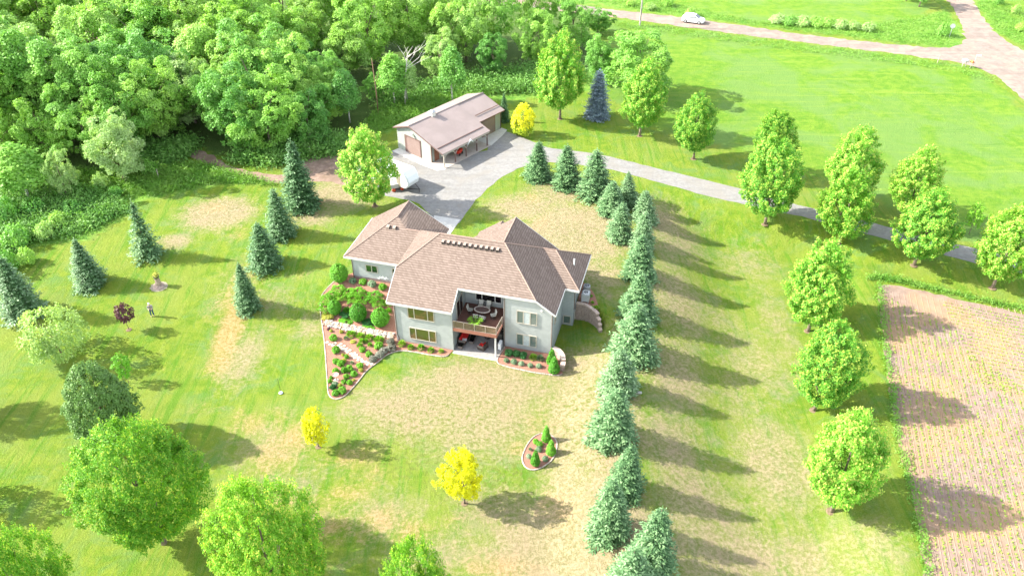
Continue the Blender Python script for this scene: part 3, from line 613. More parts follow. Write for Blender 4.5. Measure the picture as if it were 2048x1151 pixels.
# ---- ground cover masses (stuff)
def clumps(name, pts3, size, nleaf, mat, spread, up=.8, seed=1, asp=.4, hh=1.0):
    rng = np.random.default_rng(seed); pts3 = np.asarray(pts3, float); n = len(pts3); idx = np.repeat(np.arange(n), nleaf); N = n*nleaf
    off = rng.normal(size=(N, 3))*np.array([spread, spread, 0]); off[:, 2] = np.abs(rng.normal(0, hh, N))*spread+.04
    Nn = rng.normal(size=(N, 3))+np.array([0, 0, up]); Tt = rng.normal(size=(N, 3))*np.array([1, 1, .6])+np.array([0, 0, .7])
    Vv, Ff = cards(pts3[idx]+off, Nn, size*rng.uniform(.6, 1.4, N), asp, rng, Tt)
    return link(name, mesh_np(name, Vv, Ff, [mat]))
def scatter(polypx, n, seed, zf=None):
    rng = np.random.default_rng(seed); poly = [G(*p) for p in polypx]; A = np.array(poly)
    x = rng.uniform(A[:, 0].min(), A[:, 0].max(), n*4); y = rng.uniform(A[:, 1].min(), A[:, 1].max(), n*4); k = inpoly(x, y, poly); x = x[k][:n]; y = y[k][:n]
    return np.column_stack([x, y, hgt(x, y)])
M_weed = leafmat('weed_leaf', [(.08, .24, .02), (.13, .32, .03), (.22, .40, .06), (.34, .44, .18)], .35, .35, rnd=0)
M_brush = leafmat('brush_leaf', [(.06, .20, .03), (.12, .30, .05), (.22, .42, .09), (.32, .47, .18)], .35, .35, rnd=0)
S = [scatter([(-60, 395), (60, 380), (200, 385), (260, 420), (160, 470), (60, 480), (15, 520), (-60, 560)], 1500, 1)]
o = clumps('undergrowth', np.vstack(S), .17, 30, M_brush, .55, seed=2, hh=1.0); tag(o, 'thick low green undergrowth at the left edge below the woods', 'undergrowth', kind='stuff')
S = [scatter([(-60, 350), (330, 335), (400, 325), (560, 372), (440, 366), (300, 392), (150, 385), (-60, 395)], 2600, 3), scatter([(700, 318), (768, 262), (880, 215), (990, 188), (900, 178), (760, 215), (690, 290)], 1700, 4)]
o = clumps('tall_grass', np.vstack(S), .26, 9, M_weed, .28, seed=5, asp=.16, hh=1.2); tag(o, 'bright tall grass between the lawn and the woods', 'tall grass', kind='stuff')
S = [scatter([(240, 345), (330, 335), (392, 300), (392, 285), (250, 300)], 500, 6), scatter([(455, 322), (540, 332), (610, 318), (690, 305), (690, 280), (540, 300)], 600, 7), scatter([(760, 222), (850, 195), (930, 186), (1075, 185), (1170, 160), (1150, 130), (900, 160), (760, 200)], 1300, 8)]
o = clumps('brush', np.vstack(S), .20, 26, M_brush, .75, seed=9, hh=1.0); tag(o, 'dense brush along the foot of the woods', 'brush', kind='stuff')
S = [scatter([(1185, 0), (1250, 15), (1500, 50), (1700, 76), (1900, 94), (1915, 60), (1890, 25), (1700, 58), (1500, 42), (1330, 5), (1300, -30)], 2600, 10), scatter([(1955, 5), (1990, 62), (2060, 100), (2120, 120), (2100, 60), (2000, 0)], 1000, 11), scatter([(1200, 36), (1500, 76), (1700, 101), (1900, 127), (1990, 155), (1990, 168), (1880, 138), (1500, 90), (1200, 50)], 1500, 12)]
o = clumps('roadside_grass', np.vstack(S), .19, 9, M_weed, .4, seed=13, asp=.16, hh=.5); tag(o, 'rough verge grass and weeds along the gravel road', 'grass', kind='stuff')
e1 = [(1737, 558), (1760, 556), (1800, 562), (1850, 575), (1945, 596), (2060, 622)]; e2 = [(1757, 568), (1762, 610), (1770, 690), (1788, 812), (1796, 876), (1831, 1007), (1854, 1151), (1880, 1260)]
def along(pxs, n, jit, seed):
    rng = np.random.default_rng(seed); A = np.array([G(*p) for p in pxs])[:, :2]; L = np.concatenate([[0], np.cumsum(np.linalg.norm(np.diff(A, axis=0), axis=1))]); s = rng.uniform(0, L[-1], n)
    x = np.interp(s, L, A[:, 0])+rng.normal(0, jit, n); y = np.interp(s, L, A[:, 1])+rng.normal(0, jit, n); return np.column_stack([x, y, hgt(x, y)])
o = clumps('field_margin_weeds', np.vstack([along(e1, 260, .16, 14), along(e1[:4], 160, .25, 15), along(e2, 420, .16, 16)]), .12, 10, M_weed, .2, seed=17, asp=.3, hh=1.2); tag(o, 'weedy fringe along the edge of the soil field', 'weeds', kind='stuff')
# seedling rows
L0 = bz(1757, 568, FZ)[:2]; L1 = bz(1852, 1151, FZ)[:2]; T1 = bz(2048, 628, FZ)[:2]
dv = (L1-L0)/np.linalg.norm(L1-L0); dt = (T1-L0)/np.linalg.norm(T1-L0); nv = np.array([-dv[1], dv[0]]);  nv = nv if nv[0] > 0 else -nv
nt = np.array([-dt[1], dt[0]]); nt = nt if nt[1] < 0 else -nt
rows = []; rg = np.random.default_rng(18); fp2 = [tuple(p[:2]) for p in field]
for i in range(60):
    off = .5+i*.58; k = np.arange(0, 62, .17); st = 2.2+.33*i if i < 12 else 2.0+.62*i
    q = L0+nv*off+dv*k[:, None]; q = q[(k > st)]; rows.append(q+rg.normal(0, .035, q.shape))
for i in range(22):
    off = .9+i*.60; k = np.arange(6.5+.15*i, 60, .2); q = L0+nt*off+dt*k[:, None]; rows.append(q+rg.normal(0, .035, q.shape))
q = np.vstack(rows); q = q[inpoly(q[:, 0], q[:, 1], fp2)]; q = q[rg.uniform(size=len(q)) < .82]
q = q[(q[:, 0] < 62)]
M_seed = leafmat('seedling_leaf', [(.14, .30, .03), (.24, .38, .04), (.36, .42, .07)], .3, .3, rnd=0)
o = clumps('seedling_rows', np.column_stack([q, np.full(len(q), FZ+.01)]), .085, 3, M_seed, .045, seed=19, asp=.5, hh=.6); tag(o, 'rows of small green seedlings in the soil field', 'seedlings', kind='stuff')
# furrows between rows: low raised ridges of soil
mf = MB()
for i in range(46):
    a = L0+nv*(.21+i*.58)+dv*1.0; b = L0+nv*(.21+i*.58)+dv*60
    mf.tube([(a[0], a[1], FZ), (b[0], b[1], FZ)], .05, 4)
mf.m = [0]*len(mf.f)
o = mf.build('soil_ridges', M_soil); tag(o, 'low soil ridges between the seedling rows', 'soil', kind='stuff')

# ================================================================ HOUSE
def siding_mat(name, a, b, vertical=False, per=.19):
    t = NT(name); P = t.coord(); sx = t.sep(P); n = t.noise(P, 1.5, 3, .6)
    if vertical: cc = t.math('ADD', sx[0], sx[1])
    else: cc = sx[2]
    fr_ = t.math('FRACT', t.math('DIVIDE', cc, per)); col = t.mix(t.ramp(n, .3, .7), a, b)
    ed = t.math('MULTIPLY', t.ramp(fr_, .80, 1.0), .55 if not vertical else .9); col = t.mix(ed, col, tuple(c*(.5 if not vertical else .42) for c in a))
    t.base(col, .6, .3); t.bump(t.math('SUBTRACT', 1.0, fr_), .035, 1.0); return t.m
M_side = siding_mat('lap_siding', (.30, .33, .318), (.335, .365, .352))
M_sidep = pmat('lap_boards', (.355, .372, .355), .6, .3, 0, .06, 2)
M_steel = siding_mat('ribbed_steel_siding', (.30, .325, .285), (.34, .365, .32), True, .3)
def roof_mat(name, a, b, c_, per, course_shade=.7):
    t = NT(name); P = t.coord(); sx = t.sep(P); fr_ = t.math('FRACT', t.math('DIVIDE', sx[2], per)); ro = t.math('FLOOR', t.math('DIVIDE', sx[2], per))
    cv = t.node('ShaderNodeCombineXYZ', i0=t.math('MULTIPLY', t.math('ADD', sx[0], t.math('MULTIPLY', sx[1], 1.0)), 5.5), i1=t.math('MULTIPLY', ro, 7.3), i2=0.0).outputs[0]
    n = t.node('ShaderNodeTexWhiteNoise', _noise_dimensions='3D', Vector=t.node('ShaderNodeVectorMath', _operation='FLOOR', i0=cv).outputs[0]).outputs[0]
    n2 = t.noise(P, .6, 3, .6); n3 = t.noise(P, 7, 3, .7)
    col = t.mix(n, a, b); col = t.mix(t.math('MULTIPLY', t.ramp(n2, .35, .7), .35), col, c_); col = t.mix(t.math('MULTIPLY', n3, .3), col, c_)
    col = t.mix(t.math('MULTIPLY', t.ramp(fr_, .34, .0), course_shade), col, tuple(x*.38 for x in a))  # self-shadow of each shingle course darkened into the colour
    t.base(col, .9, .12); t.bump(t.math('SUBTRACT', 1.0, fr_), .09, 1.0); return t.m
M_shing = roof_mat('asphalt_shingles', (.158, .116, .092), (.24, .182, .148), (.195, .148, .118), .145)
M_trim = pmat('white_trim', (.62, .60, .56), .5, .4, 0, .05)
M_tan = pmat('tan_window_trim', (.42, .38, .31), .5, .4, 0, .05)
M_down = pmat('brown_downspout', (.16, .115, .095), .5, .4, 0, .05)
M_found = pmat('foundation_block', (.36, .27, .25), .9, .2, 0, .15, 4, .02)
M_deck = gravel('deck_boards', (.15, .072, .055), (.19, .095, .072), 2.0)
M_rim = pmat('deck_rim_board', (.30, .13, .09), .6, .3, 0, .1)
M_dark = pmat('dark_bronze', (.03, .028, .026), .4, .4, 0, .1)
M_vent = pmat('vent_pale_cap', (.28, .22, .18), .6, .3, 0, .1)
M_white = pmat('white_paint', (.78, .78, .76), .4, .4, 0, .03)
M_light = pmat('light_fabric', (.50, .48, .42), .9, .1, 0, .08)
M_red = pmat('red_cushion', (.68, .035, .03), .8, .2, 0, .08)
M_wick = pmat('dark_wicker', (.055, .042, .036), .8, .2, 0, .3, 20, .01)
M_lwick = pmat('grey_wicker', (.16, .13, .115), .8, .2, 0, .2, 20, .01)
M_metalg = pmat('galvanised_grey', (.40, .41, .42), .5, .5, .2, .08)
def glass(name, col, rough=.06, spec=.9, sc=.8):
    t = NT(name); n = t.noise(t.coord(), sc, 2, .5, 1.0); t.base(t.mix(t.ramp(n, .4, .62), col[0], col[1]), rough, spec); return t.m
M_glass = glass('yard_reflection_glass', ((.075, .085, .02), (.16, .10, .045)))  # olive-brown reflection of the yard painted into the pane colour
M_glassd = glass('dark_window_glass', ((.006, .006, .008), (.015, .014, .016)))
M_glassc = glass('curtained_window_glass', ((.10, .14, .125), (.15, .18, .165)))
M_curt = pmat('pale_curtain', (.42, .46, .45), .9, .1)
M_rail = pmat('railing_metal', (.42, .34, .28), .4, .4)
t = NT('railing_glass'); t.base((.22, .17, .10), .08, .6); t.b.inputs['Alpha'].default_value = .45; M_rglass = t.m

house = thing('house', 'grey-sided house with brown shingle roofs and a recessed deck', 'house', O, YAW)
Fz = lambda w: 9.67-.675*(6.35-w)
Bz = lambda w: 9.67-.675*(w-6.35)
Rz = lambda u: 9.67-.71*(u-9.83)
Lz = lambda u: 9.67-.667*(3.0-u)
Cz = lambda w: 5.1+.64*(w-6.0)
def Fp(u, w): return (u, w, Fz(w))
m = MB()
m.prism([(0, -.3), (1.95, -.3), (4.35, -.3), (6.4, -.3), (6.4, 7.0), (2.7, 7.0), (0, 5.22)], 0, 0.0, 6.11)          # left front wing
m.prism([(1.95, -.3), (4.35, -.3), (4.35, 6.5), (1.95, 6.5)], 0, 10.88, 14.0)
m.build('wall', M_side, house)
m = MB(); m.prism([(14.0, -.3), (15.85, -.3), (15.85, 5.25), (14.0, 6.5)], 1, 1.95, 6.95); m.build('wall', M_side, house)
m = MB(); m.prism([(4.35, -.3), (12.6, -.3), (12.6, 5.0), (9.0, 5.6), (4.35, 6.5)], 0, 6.11, 13.9)
m.box(0, 6.11, 6.4, 12.6, -.3, 5.1); m.box(14.0, 15.85, 6.95, 12.6, -.3, 5.1); m.build('wall', M_side, house)
m = MB(); m.box(15.85, 17.03, 6.95, 12.6, -.3, 5.12); m.build('wall', M_side, house)
m = MB(); m.box(-7.4, 0, 6.4, 13.6, 2.42, 4.98); m.box(0, .95, 12.6, 13.6, 1.9, 4.98); m.build('wall', M_side, house)
m = MB(); m.box(-7.38, -.001, 6.43, 13.5, 1.2, 2.42); m.build('foundation', M_found, house)
m = MB(); m.prism([(-7.4, 4.98), (.95, 4.98), (-3.41, 7.8)], 1, 13.2, 13.55); m.prism([(4.9, 1.9), (13.5, 1.9), (13.5, 5.1), (9.2, 8.1), (4.9, 5.1)], 1, 12.6, 12.85); m.prism([(5.0, 1.9), (9.8, 1.9), (9.8, 5.1), (7.35, 6.8), (5.0, 5.1)], 1, 12.85, 14.1); m.build('gable_wall', M_side, house)
# roof: main hip
m = MB()
m.slab([Fp(-.6, -.35), Fp(6.22, -.35), Fp(6.22, 1.8), Fp(14.16, 1.8), Fp(9.83, 6.35), Fp(3.0, 6.35), Fp(-.6, 2.79)])
m.slab([(9.83, 6.35, 9.67), (14.16, 1.8, Rz(14.16)), (16.15, 1.8, Rz(16.15)), (16.15, 6.34, Rz(16.15)), (12.99, 9.67, 7.425)])
m.slab([(16.15, 6.34, 5.18), (17.6, 6.3, 5.15), (14.4, 9.67, 7.425), (12.99, 9.67, 7.425)])
m.slab([(17.6, 6.3, 5.15), (17.6, 13.05, 5.15), (14.4, 9.67, 7.425)])
m.slab([(3.0, 6.35, 9.67), (9.83, 6.35, 9.67), (12.99, 9.67, Bz(9.67)), (14.4, 9.67, Bz(9.67)), (17.6, 13.05, Bz(13.05)), (-.6, 13.05, Bz(13.05)), (-.6, 9.91, Bz(9.91))])
m.slab([(3.0, 6.35, 9.67), (-.6, 2.79, Lz(-.6)), (-.6, 9.91, Lz(-.6))])
roof = m.build('roof', M_shing, house)
# garage roof
m = MB()
m.slab([(-8.08, 6.0, 5.1), (-.35, 6.0, 5.1), (-.35, 9.55, Cz(9.55)), (-2.05, 9.55, Cz(9.55)), (-3.41, 10.67, Cz(10.67))])
m.slab([(-8.08, 6.0, 5.1), (-3.41, 10.67, 8.089), (-3.41, 14.05, 8.089), (-8.08, 14.05, 5.1)])
m.slab([(-3.41, 10.67, 8.089), (-2.05, 9.55, 7.37), (1.26, 12.95, 5.1), (1.26, 14.05, 5.1), (-3.41, 14.05, 8.089)])
m.slab([(-2.05, 9.55, 7.37), (-.3, 9.55, 7.37), (1.2, 11.2, 6.3), (1.26, 12.95, 5.1)])
groof = m.build('garage_roof', M_shing, house)
m = MB()
m.slab([(9.2, 7.2, 8.5), (9.2, 13.15, 8.5), (4.35, 13.15, 5.1), (4.35, 7.2, 5.1)]); m.slab([(9.2, 7.2, 8.5), (14.05, 7.2, 5.1), (14.05, 13.15, 5.1), (9.2, 13.15, 8.5)])
m.slab([(7.35, 11, 7.0), (7.35, 14.4, 7.0), (4.65, 14.4, 5.1), (4.65, 11, 5.1)]); m.slab([(7.35, 11, 7.0), (10.05, 11, 5.1), (10.05, 14.4, 5.1), (7.35, 14.4, 7.0)])
m.build('entry_roof', M_shing, house)
# ridge caps
m = MB()
def cap(*pts): m.tube([(p[0], p[1], p[2]+.0) for p in pts], .07, 5)
cap((3, 6.35, 9.67), (9.83, 6.35, 9.67)); cap((9.83, 6.35, 9.67), Fp(14.16, 1.8)); cap((3, 6.35, 9.67), Fp(-.6, 2.79)); cap((9.83, 6.35, 9.67), (12.99, 9.67, 7.425), (14.4, 9.67, 7.425), (17.6, 6.3, 5.15)); cap((14.4, 9.67, 7.425), (17.6, 13.05, 5.15))
cap((9.2, 8.1, 8.5), (9.2, 13.15, 8.5)); cap((-8.08, 6, 5.1), (-3.41, 10.67, 8.09), (-3.41, 14.05, 8.09)); cap((-2.05, 9.55, 7.37), (-.5, 9.55, 7.37))
m.build('ridge_cap', pmat('ridge_shingle', (.30, .21, .17), .9, .1), roof)
# fascia
def fas(a, b, h=.2, t_=.05):
    m = MB()
    a = Vector(a); b = Vector(b); d = (b-a).normalized(); s2 = Vector((d.y, -d.x, 0)).normalized()*t_
    vs = [a, b, b+s2, a+s2]; vs = [v+Vector((0, 0, .02)) for v in vs]+[v-Vector((0, 0, h)) for v in vs]
    m.add(vs, [(0, 1, 2, 3), (7, 6, 5, 4), (0, 4, 5, 1), (1, 5, 6, 2), (2, 6, 7, 3), (3, 7, 4, 0)]); m.build('fascia', M_trim, house)
for a, b in [(Fp(-.6, -.35), Fp(6.22, -.35)), (Fp(6.22, -.3), Fp(6.22, 1.8)), (Fp(6.27, 1.8), (14.16, 1.8, Fz(1.8))), ((14.16, 1.8, Fz(1.8)), (16.15, 1.8, Rz(16.15))), ((16.15, 1.8, 5.18), (16.15, 6.29, 5.18)), ((16.2, 6.32, 5.17), (17.6, 6.3, 5.15)), ((17.6, 6.3, 5.15), (17.6, 13.05, 5.15)),
     (Fp(-.6, 2.79), Fp(-.6, -.35)), ((-8.08, 6, 5.1), (-.62, 6, 5.1)), ((-8.08, 14.05, 5.1), (-8.08, 6, 5.1)), ((14.05, 13.15, 5.1), (9.2, 13.15, 8.5)), ((1.26, 14.05, 5.1), (-3.41, 14.05, 8.09)), ((1.26, 12.9, 5.1), (1.26, 14.05, 5.1))]: fas(a, b)
m = MB(); m.box(-.55, 6.11, -.3, -.045, 5.08, 5.12); m.build('soffit', M_trim, house)
m = MB(); m.box(6.13, 10.87, 1.85, 4.34, 6.42, 6.46); m.build('soffit', M_trim, house)
# roof vents
for i in range(11):
    u = 3.56+i*.573; w = 5.66; z = Fz(w); mm = MB(); mm.prism([(w-.24, z-.12), (w+.12, z+.04), (w+.12, z+.20), (w-.24, z+.10)], 0, u-.14, u+.14); v = mm.build('roof_vent', M_vent, roof)
    mm = MB(); mm.box(u-.12, u+.12, w-.265, w-.245, z-.13, z+.08); mm.box(u+.143, u+.16, w-.22, w+.1, z-.08, z+.16)
    mm.build('roof_vent', M_dark, roof)
for u in (-4.07, -3.35):
    w = 9.5; z = Cz(w); mm = MB(); mm.prism([(w-.24, z-.12), (w+.12, z+.04), (w+.12, z+.24), (w-.24, z+.12)], 0, u-.2, u+.16); mm.build('roof_vent', M_vent, groof)
    mm = MB(); mm.box(u+.163, u+.18, w-.22, w+.1, z-.08, z+.2); mm.build('roof_vent', M_dark, groof)
m = MB(); m.tube([(16.4, 9.5, 5.9), (16.4, 9.5, 6.75)], .07, 8); m.build('vent_pipe', M_white, roof)
# windows
def window(pl, c0, a0, a1, z0, z1, mull=(), pane=M_glass, panes=None, fr=.07, out=-1, col=None):
    """pl 'w': plane w=c0 facing -w ; 'u': plane u=c0 facing +u"""
    def bxx(mb, p0, p1, q0, q1, d0, d1):
        if pl == 'w': mb.box(p0, p1, c0-d1, c0-d0, q0, q1)
        else: mb.box(c0+out*-1*d0 if out > 0 else c0+d0, c0+d1, p0, p1, q0, q1)
    m = MB(); xs = [a0]+list(mull)+[a1]
    bxx(m, a0-fr, a1+fr, z1, z1+fr, -.01, .085); bxx(m, a0-fr, a1+fr, z0-fr, z0, -.01, .10); bxx(m, a0-fr, a0, z0, z1, -.01, .085); bxx(m, a1, a1+fr, z0, z1, -.01, .085)
    for x in mull: bxx(m, x-.045, x+.045, z0, z1, -.01, .08)
    f_ = m.build('window', col or M_tan, house)
    for i in range(len(xs)-1):
        m = MB(); g0 = xs[i]+(.045 if i else 0); g1 = xs[i+1]-(.045 if i < len(xs)-2 else 0); bxx(m, g0, g1, z0, z1, -.01, .06)
        m.build('pane', (panes[i] if panes else pane), f_)
window('w', 0, 1.52, 4.18, 3.42, 5.0, (2.14, 3.56)); window('w', 0, 1.52, 4.26, .72, 2.08, (2.14, 3.56))
for z0, z1 in ((3.5, 4.93), (.66, 1.98)): window('w', 1.95, 12.28, 14.22, z0, z1, (12.9, 13.58), panes=[M_glassc, M_curt, M_glassc])
window('w', 4.35, 7.3, 9.95, 3.62, 5.2, (7.92, 9.32), M_glassd, col=M_trim)
window('w', 6.95, 16.06, 16.72, .3, 1.2, (), M_glassc); window('u', 15.85, 2.85, 3.35, 3.35, 4.35, (), M_glassc); window('u', 17.03, 7.7, 8.4, .45, 1.3, (), M_glassd)
window('w', 6.4, -5.74, -4.5, 3.36, 4.16, (-5.12,), glass('green_window_glass', ((.01, .03, .012), (.03, .07, .02)))); window('w', 6.4, -2.68, -2.2, 3.5, 4.2, (), M_glassd)
# small paper visible in lower left window and stacked items
# doors onto the deck and patio
m = MB(); m.box(6.105, 6.16, 1.35, 3.3, 2.97, 5.05); d = m.build('door', M_tan, house); m = MB(); m.box(6.16, 6.175, 1.5, 2.25, 3.05, 4.95); m.box(6.16, 6.175, 2.4, 3.15, 3.05, 4.95); m.build('pane', M_glassd, d)
m = MB(); m.box(8.6, 10.5, 4.29, 4.345, .06, 2.15); d = m.build('door', M_trim, house); m = MB(); m.box(8.7, 9.5, 4.275, 4.29, .15, 2.05); m.box(9.6, 10.4, 4.275, 4.29, .15, 2.05); m.build('pane', M_glassd, d)
# corner boards and downspouts
for nm, mt, pts in [('downspout', M_down, [(.06, -.06, 5.1), (.06, -.06, .9), (.25, -.1, .55), (.3, -.1, .05)]), ('downspout', M_down, [(15.8, 1.88, 5.1), (15.8, 1.88, .1)]), ('downspout', M_down, [(10.95, 1.88, 6.3), (10.95, 1.88, .1)]), ('downspout', M_down, [(-7.36, 6.33, 4.9), (-7.36, 6.33, 2.1)]), ('downspout', M_down, [(17.08, 7.0, 5.0), (17.08, 7.0, 2.2)])]:
    m = MB(); m.tube(pts, .045, 6); m.build(nm, mt, house)
for u, w, z in ((6.07, -.012, 5.1), (15.81, 1.938, 5.1), (.03, -.012, 5.1), (10.92, 1.938, 6.3), (-7.37, 6.388, 4.9)):
    m = MB(); m.box(u-.05, u+.05, w-.04, w+.011, .02 if u > -1 else 2.45, z); m.build('corner_trim', M_sidep, house)
def laps(w, u0, u1, z0, z1, topz=None):
    """real lapped boards standing proud of a front wall"""
    m = MB(); h = .19; z = z0
    while z < z1-.02:
        zt = min(z+h, z1); a, b = u0, u1
        if topz: b = min(u1, topz(zt))
        m.add([(a, w-.018, z), (b, w-.018, z), (b, w-.004, zt), (a, w-.004, zt), (a, w-.003, z), (b, w-.003, z)], [(0, 1, 2, 3), (4, 5, 1, 0)]); z += h
    m.build('siding', M_sidep, house)
laps(0, .08, 6.02, .1, 5.08); laps(1.95, 10.97, 15.76, .1, 6.4, lambda z: 15.76 if z < 5.2 else 15.76-(z-5.2)*1.4); laps(6.4, -7.32, -.02, 2.45, 4.9); laps(4.35, 6.15, 10.85, 3.0, 6.4)
# deck
m = MB(); m.prism([(6.12, 0.03), (10.60, 0.03), (10.72, 1.93), (10.72, 1.94), (10.87, 1.96), (10.87, 4.34), (6.12, 4.34)], 2, 2.80, 2.95); m.build('deck_floor', M_deck, house)
m = MB(); m.box(6.12, 10.66, -.03, .028, 2.62, 2.99); m.prism([(10.61, -.03), (10.67, -.03), (10.79, 1.94), (10.73, 1.94)], 2, 2.62, 2.99); m.build('deck_rim', M_rim, house)
m = MB()
m.box(6.14, 10.65, 0, .06, 3.86, 3.91); m.box(6.14, 10.65, .01, .05, 3.04, 3.08); m.tube([(10.62, 0.05, 3.88), (10.74, 1.9, 3.88)], .035, 4); m.tube([(10.62, 0.05, 3.06), (10.74, 1.9, 3.06)], .02, 4)
for u in (6.17, 7.28, 8.4, 9.52, 10.62): m.box(u-.025, u+.025, .0, .05, 2.95, 3.88)
m.box(10.7, 10.76, 1.86, 1.92, 2.95, 3.88); ral = m.build('railing', M_rail, house)
for a, b in ((6.2, 7.25), (7.31, 8.37), (8.43, 9.49), (9.55, 10.59)): m = MB(); m.box(a, b, .02, .03, 3.09, 3.85); m.build('glass_panel', M_rglass, ral)
m = MB(); m.prism([(10.625, .08), (10.635, .08), (10.735, 1.86), (10.725, 1.86)], 2, 3.09, 3.85); m.build('glass_panel', M_rglass, ral)
m = MB(); m.bbox(10.42, 10.58, .06, .22, .03, 2.8, .015); m.build('deck_post', M_trim, house)
m = MB(); m.prism([(6.12, -.32), (10.72, -.32), (10.86, 1.9), (10.86, 4.34), (6.12, 4.34)], 2, -.1, .06); m.build('patio_slab', M_patio, house)
m = MB(); m.prism([(6.12, -.46), (10.75, -.46), (10.72, -.325), (6.12, -.325)], 2, -.1, .055); m.build('patio_edge', M_conc, house)
# wall light, meters
m = MB(); m.lathe([(.02, 0), (.10, .03), (.11, .1), (.03, .16)], 8, c=(14.0+.75, 1.88, 5.35)); m.build('wall_lamp', M_trim, house)
# garage wall ornament (three overlapping white birds)
og = thing('wall_ornament', 'white metal bird ornament on the garage wall', 'ornament', W(-3.95, 6.36, 2.75), YAW)
for dx, dz, s_ in ((-.35, -.05, .9), (0, .08, 1.0), (.38, .02, .95)):
    m = MB(); m.prism([(dx-.3*s_, dz-.12), (dx-.02, dz+.12*s_), (dx+.06, dz+.3*s_), (dx+.1, dz+.1), (dx+.35*s_, dz-.06), (dx+.06, dz-.0), (dx-.05, dz-.16)], 1, -.03, .0); m.build('bird_shape', M_white, og)

# ---- deck and patio furniture
def at_house(u, w, z): return W(u, w, z)
tb = thing('patio_table', 'oval table with a pale rim on the deck', 'table', W(8.4, 2.72, 2.96), YAW+.03)
m = MB(); m.lathe([(.01, .70), (1, .70), (1, .74), (.01, .74)], 28, sx=.72, sy=.42); m.build('tabletop', pmat('table_glass_brown', (.13, .085, .075), .25, .5), tb)
m = MB()
for i in range(28):
    a = 2*PI*i/28; b = 2*PI*(i+1)/28
    m.add([(q*math.cos(x)*(.84 if q > .99 else .84), q*math.sin(x)*.54, z) for x in (a, b) for q in (.86, 1.0) for z in (.69, .76)], [(0, 2, 6, 4), (1, 5, 7, 3), (2, 3, 7, 6), (0, 4, 5, 1)])
m.build('table_rim', pmat('table_rim_stone', (.55, .47, .41), .5), tb)
for a in range(4):
    m = MB(); q = a*PI/2+.6; m.tube([(.15*math.cos(q), .1*math.sin(q), .7), (.35*math.cos(q), .25*math.sin(q), .0)], .03, 5); m.build('leg', M_dark, tb)
def deck_chair(label, u, w, ang):
    t_ = thing('patio_chair', label, 'chair', W(u, w, 2.96), YAW+ang, 'chairs around the deck table')
    m = MB(); m.bbox(-.25, .25, -.25, .25, .40, .48, .03); m.build('seat', M_light, t_)
    m = MB(); Mx = Matrix.Translation((0, -.24, .46)) @ Matrix.Rotation(.22, 4, 'X'); m.bbox(-.25, .25, -.04, .04, 0, .55, .03, M=Mx); m.build('backrest', M_light, t_)
    for s_ in (-1, 1): m = MB(); m.tube([(s_*.27, -.25, .62), (s_*.29, .1, .64), (s_*.27, .24, .45)], .022, 5); m.build('armrest', M_dark, t_)
    m = MB(); m.tube([(0, 0, .4), (0, 0, .06)], .04, 6)
    for i in range(16):
        a = 2*PI*i/16; b = 2*PI*(i+1)/16; m.tube([(.25*math.cos(a), .25*math.sin(a), .03), (.25*math.cos(b), .25*math.sin(b), .03)], .022, 4, cap=False)
    m.tube([(-.25, 0, .03), (0, 0, .1), (.25, 0, .03)], .02, 4); m.tube([(0, -.25, .03), (0, 0, .1), (0, .25, .03)], .02, 4); m.build('swivel_base', M_dark, t_)
for lab, u, w, a in [('pale deck chair behind the table, on the left', 7.95, 3.6, PI), ('pale deck chair behind the table, on the right', 8.75, 3.65, PI), ('pale deck chair at the left end of the table', 7.15, 2.75, -PI/2), ('pale deck chair in front of the table, on the left', 8.0, 1.85, .1), ('pale deck chair in front of the table, on the right', 8.75, 1.8, -.1), ('pale deck chair at the right end of the table', 9.6, 2.5, PI/2+.5)]: deck_chair(lab, u, w, a)
pp = thing('potted_palm', 'light green potted palm behind the deck railing', 'plant', W(8.32, .5, 2.96), .4)
m = MB(); m.lathe([(.14, 0), (.2, .32), (.22, .34), (.18, .34), (.02, .3)], 12); m.build('pot', pmat('pot_green_grey', (.20, .25, .16), .7), pp)
Pl, Nl, Tl, Sl = [], [], [], []; rg = np.random.default_rng(4)
for b in range(16):
    a = b*2.4; L = .75
    for j in range(9):
        q = (j+1)/9; Pl.append([math.cos(a)*L*q, math.sin(a)*L*q, .4+.75*math.sin(q*1.9)*.9]); Tl.append([math.cos(a+.9*(-1)**j), math.sin(a+.9*(-1)**j), -.3]); Nl.append([0, 0, 1]); Sl.append(.14)
Vv, Ff = cards(np.array(Pl), np.array(Nl, float)+rg.normal(0, .2, (len(Pl), 3)), np.array(Sl), .3, rg, np.array(Tl)); link('fronds', mesh_np('fronds', Vv, Ff, [M_hosta]), pp)
def sofa(name, label, u, w, ang, wd, dp, cush=True, cat='sofa'):
    t_ = thing(name, label, cat, W(u, w, .062), YAW+ang)
    m = MB(); m.bbox(-wd/2, wd/2, -dp/2, dp/2, .04, .34, .03); m.build('base', M_wick, t_)
    m = MB(); m.bbox(-wd/2, wd/2, dp/2-.14, dp/2, .34, .78, .03); m.build('backrest', M_wick, t_)
    for s_ in (-1, 1): m = MB(); m.bbox(*(sorted((s_*wd/2, s_*(wd/2-.13)))), -dp/2, dp/2-.14, .34, .60, .03); m.build('armrest', M_lwick, t_)
    m = MB(); m.bbox(-wd/2+.14, wd/2-.14, -dp/2+.02, dp/2-.15, .345, .47, .04); m.build('seat_cushion', M_red, t_)
    if cush: m = MB(); m.bbox(-wd/2+.14, wd/2-.14, dp/2-.28, dp/2-.145, .475, .80, .05); m.build('back_cushion', M_red, t_)
    return t_
sf = sofa('patio_sofa', 'black wicker sofa with red cushions under the deck', 6.62, 1.75, PI/2, 1.7, .85)
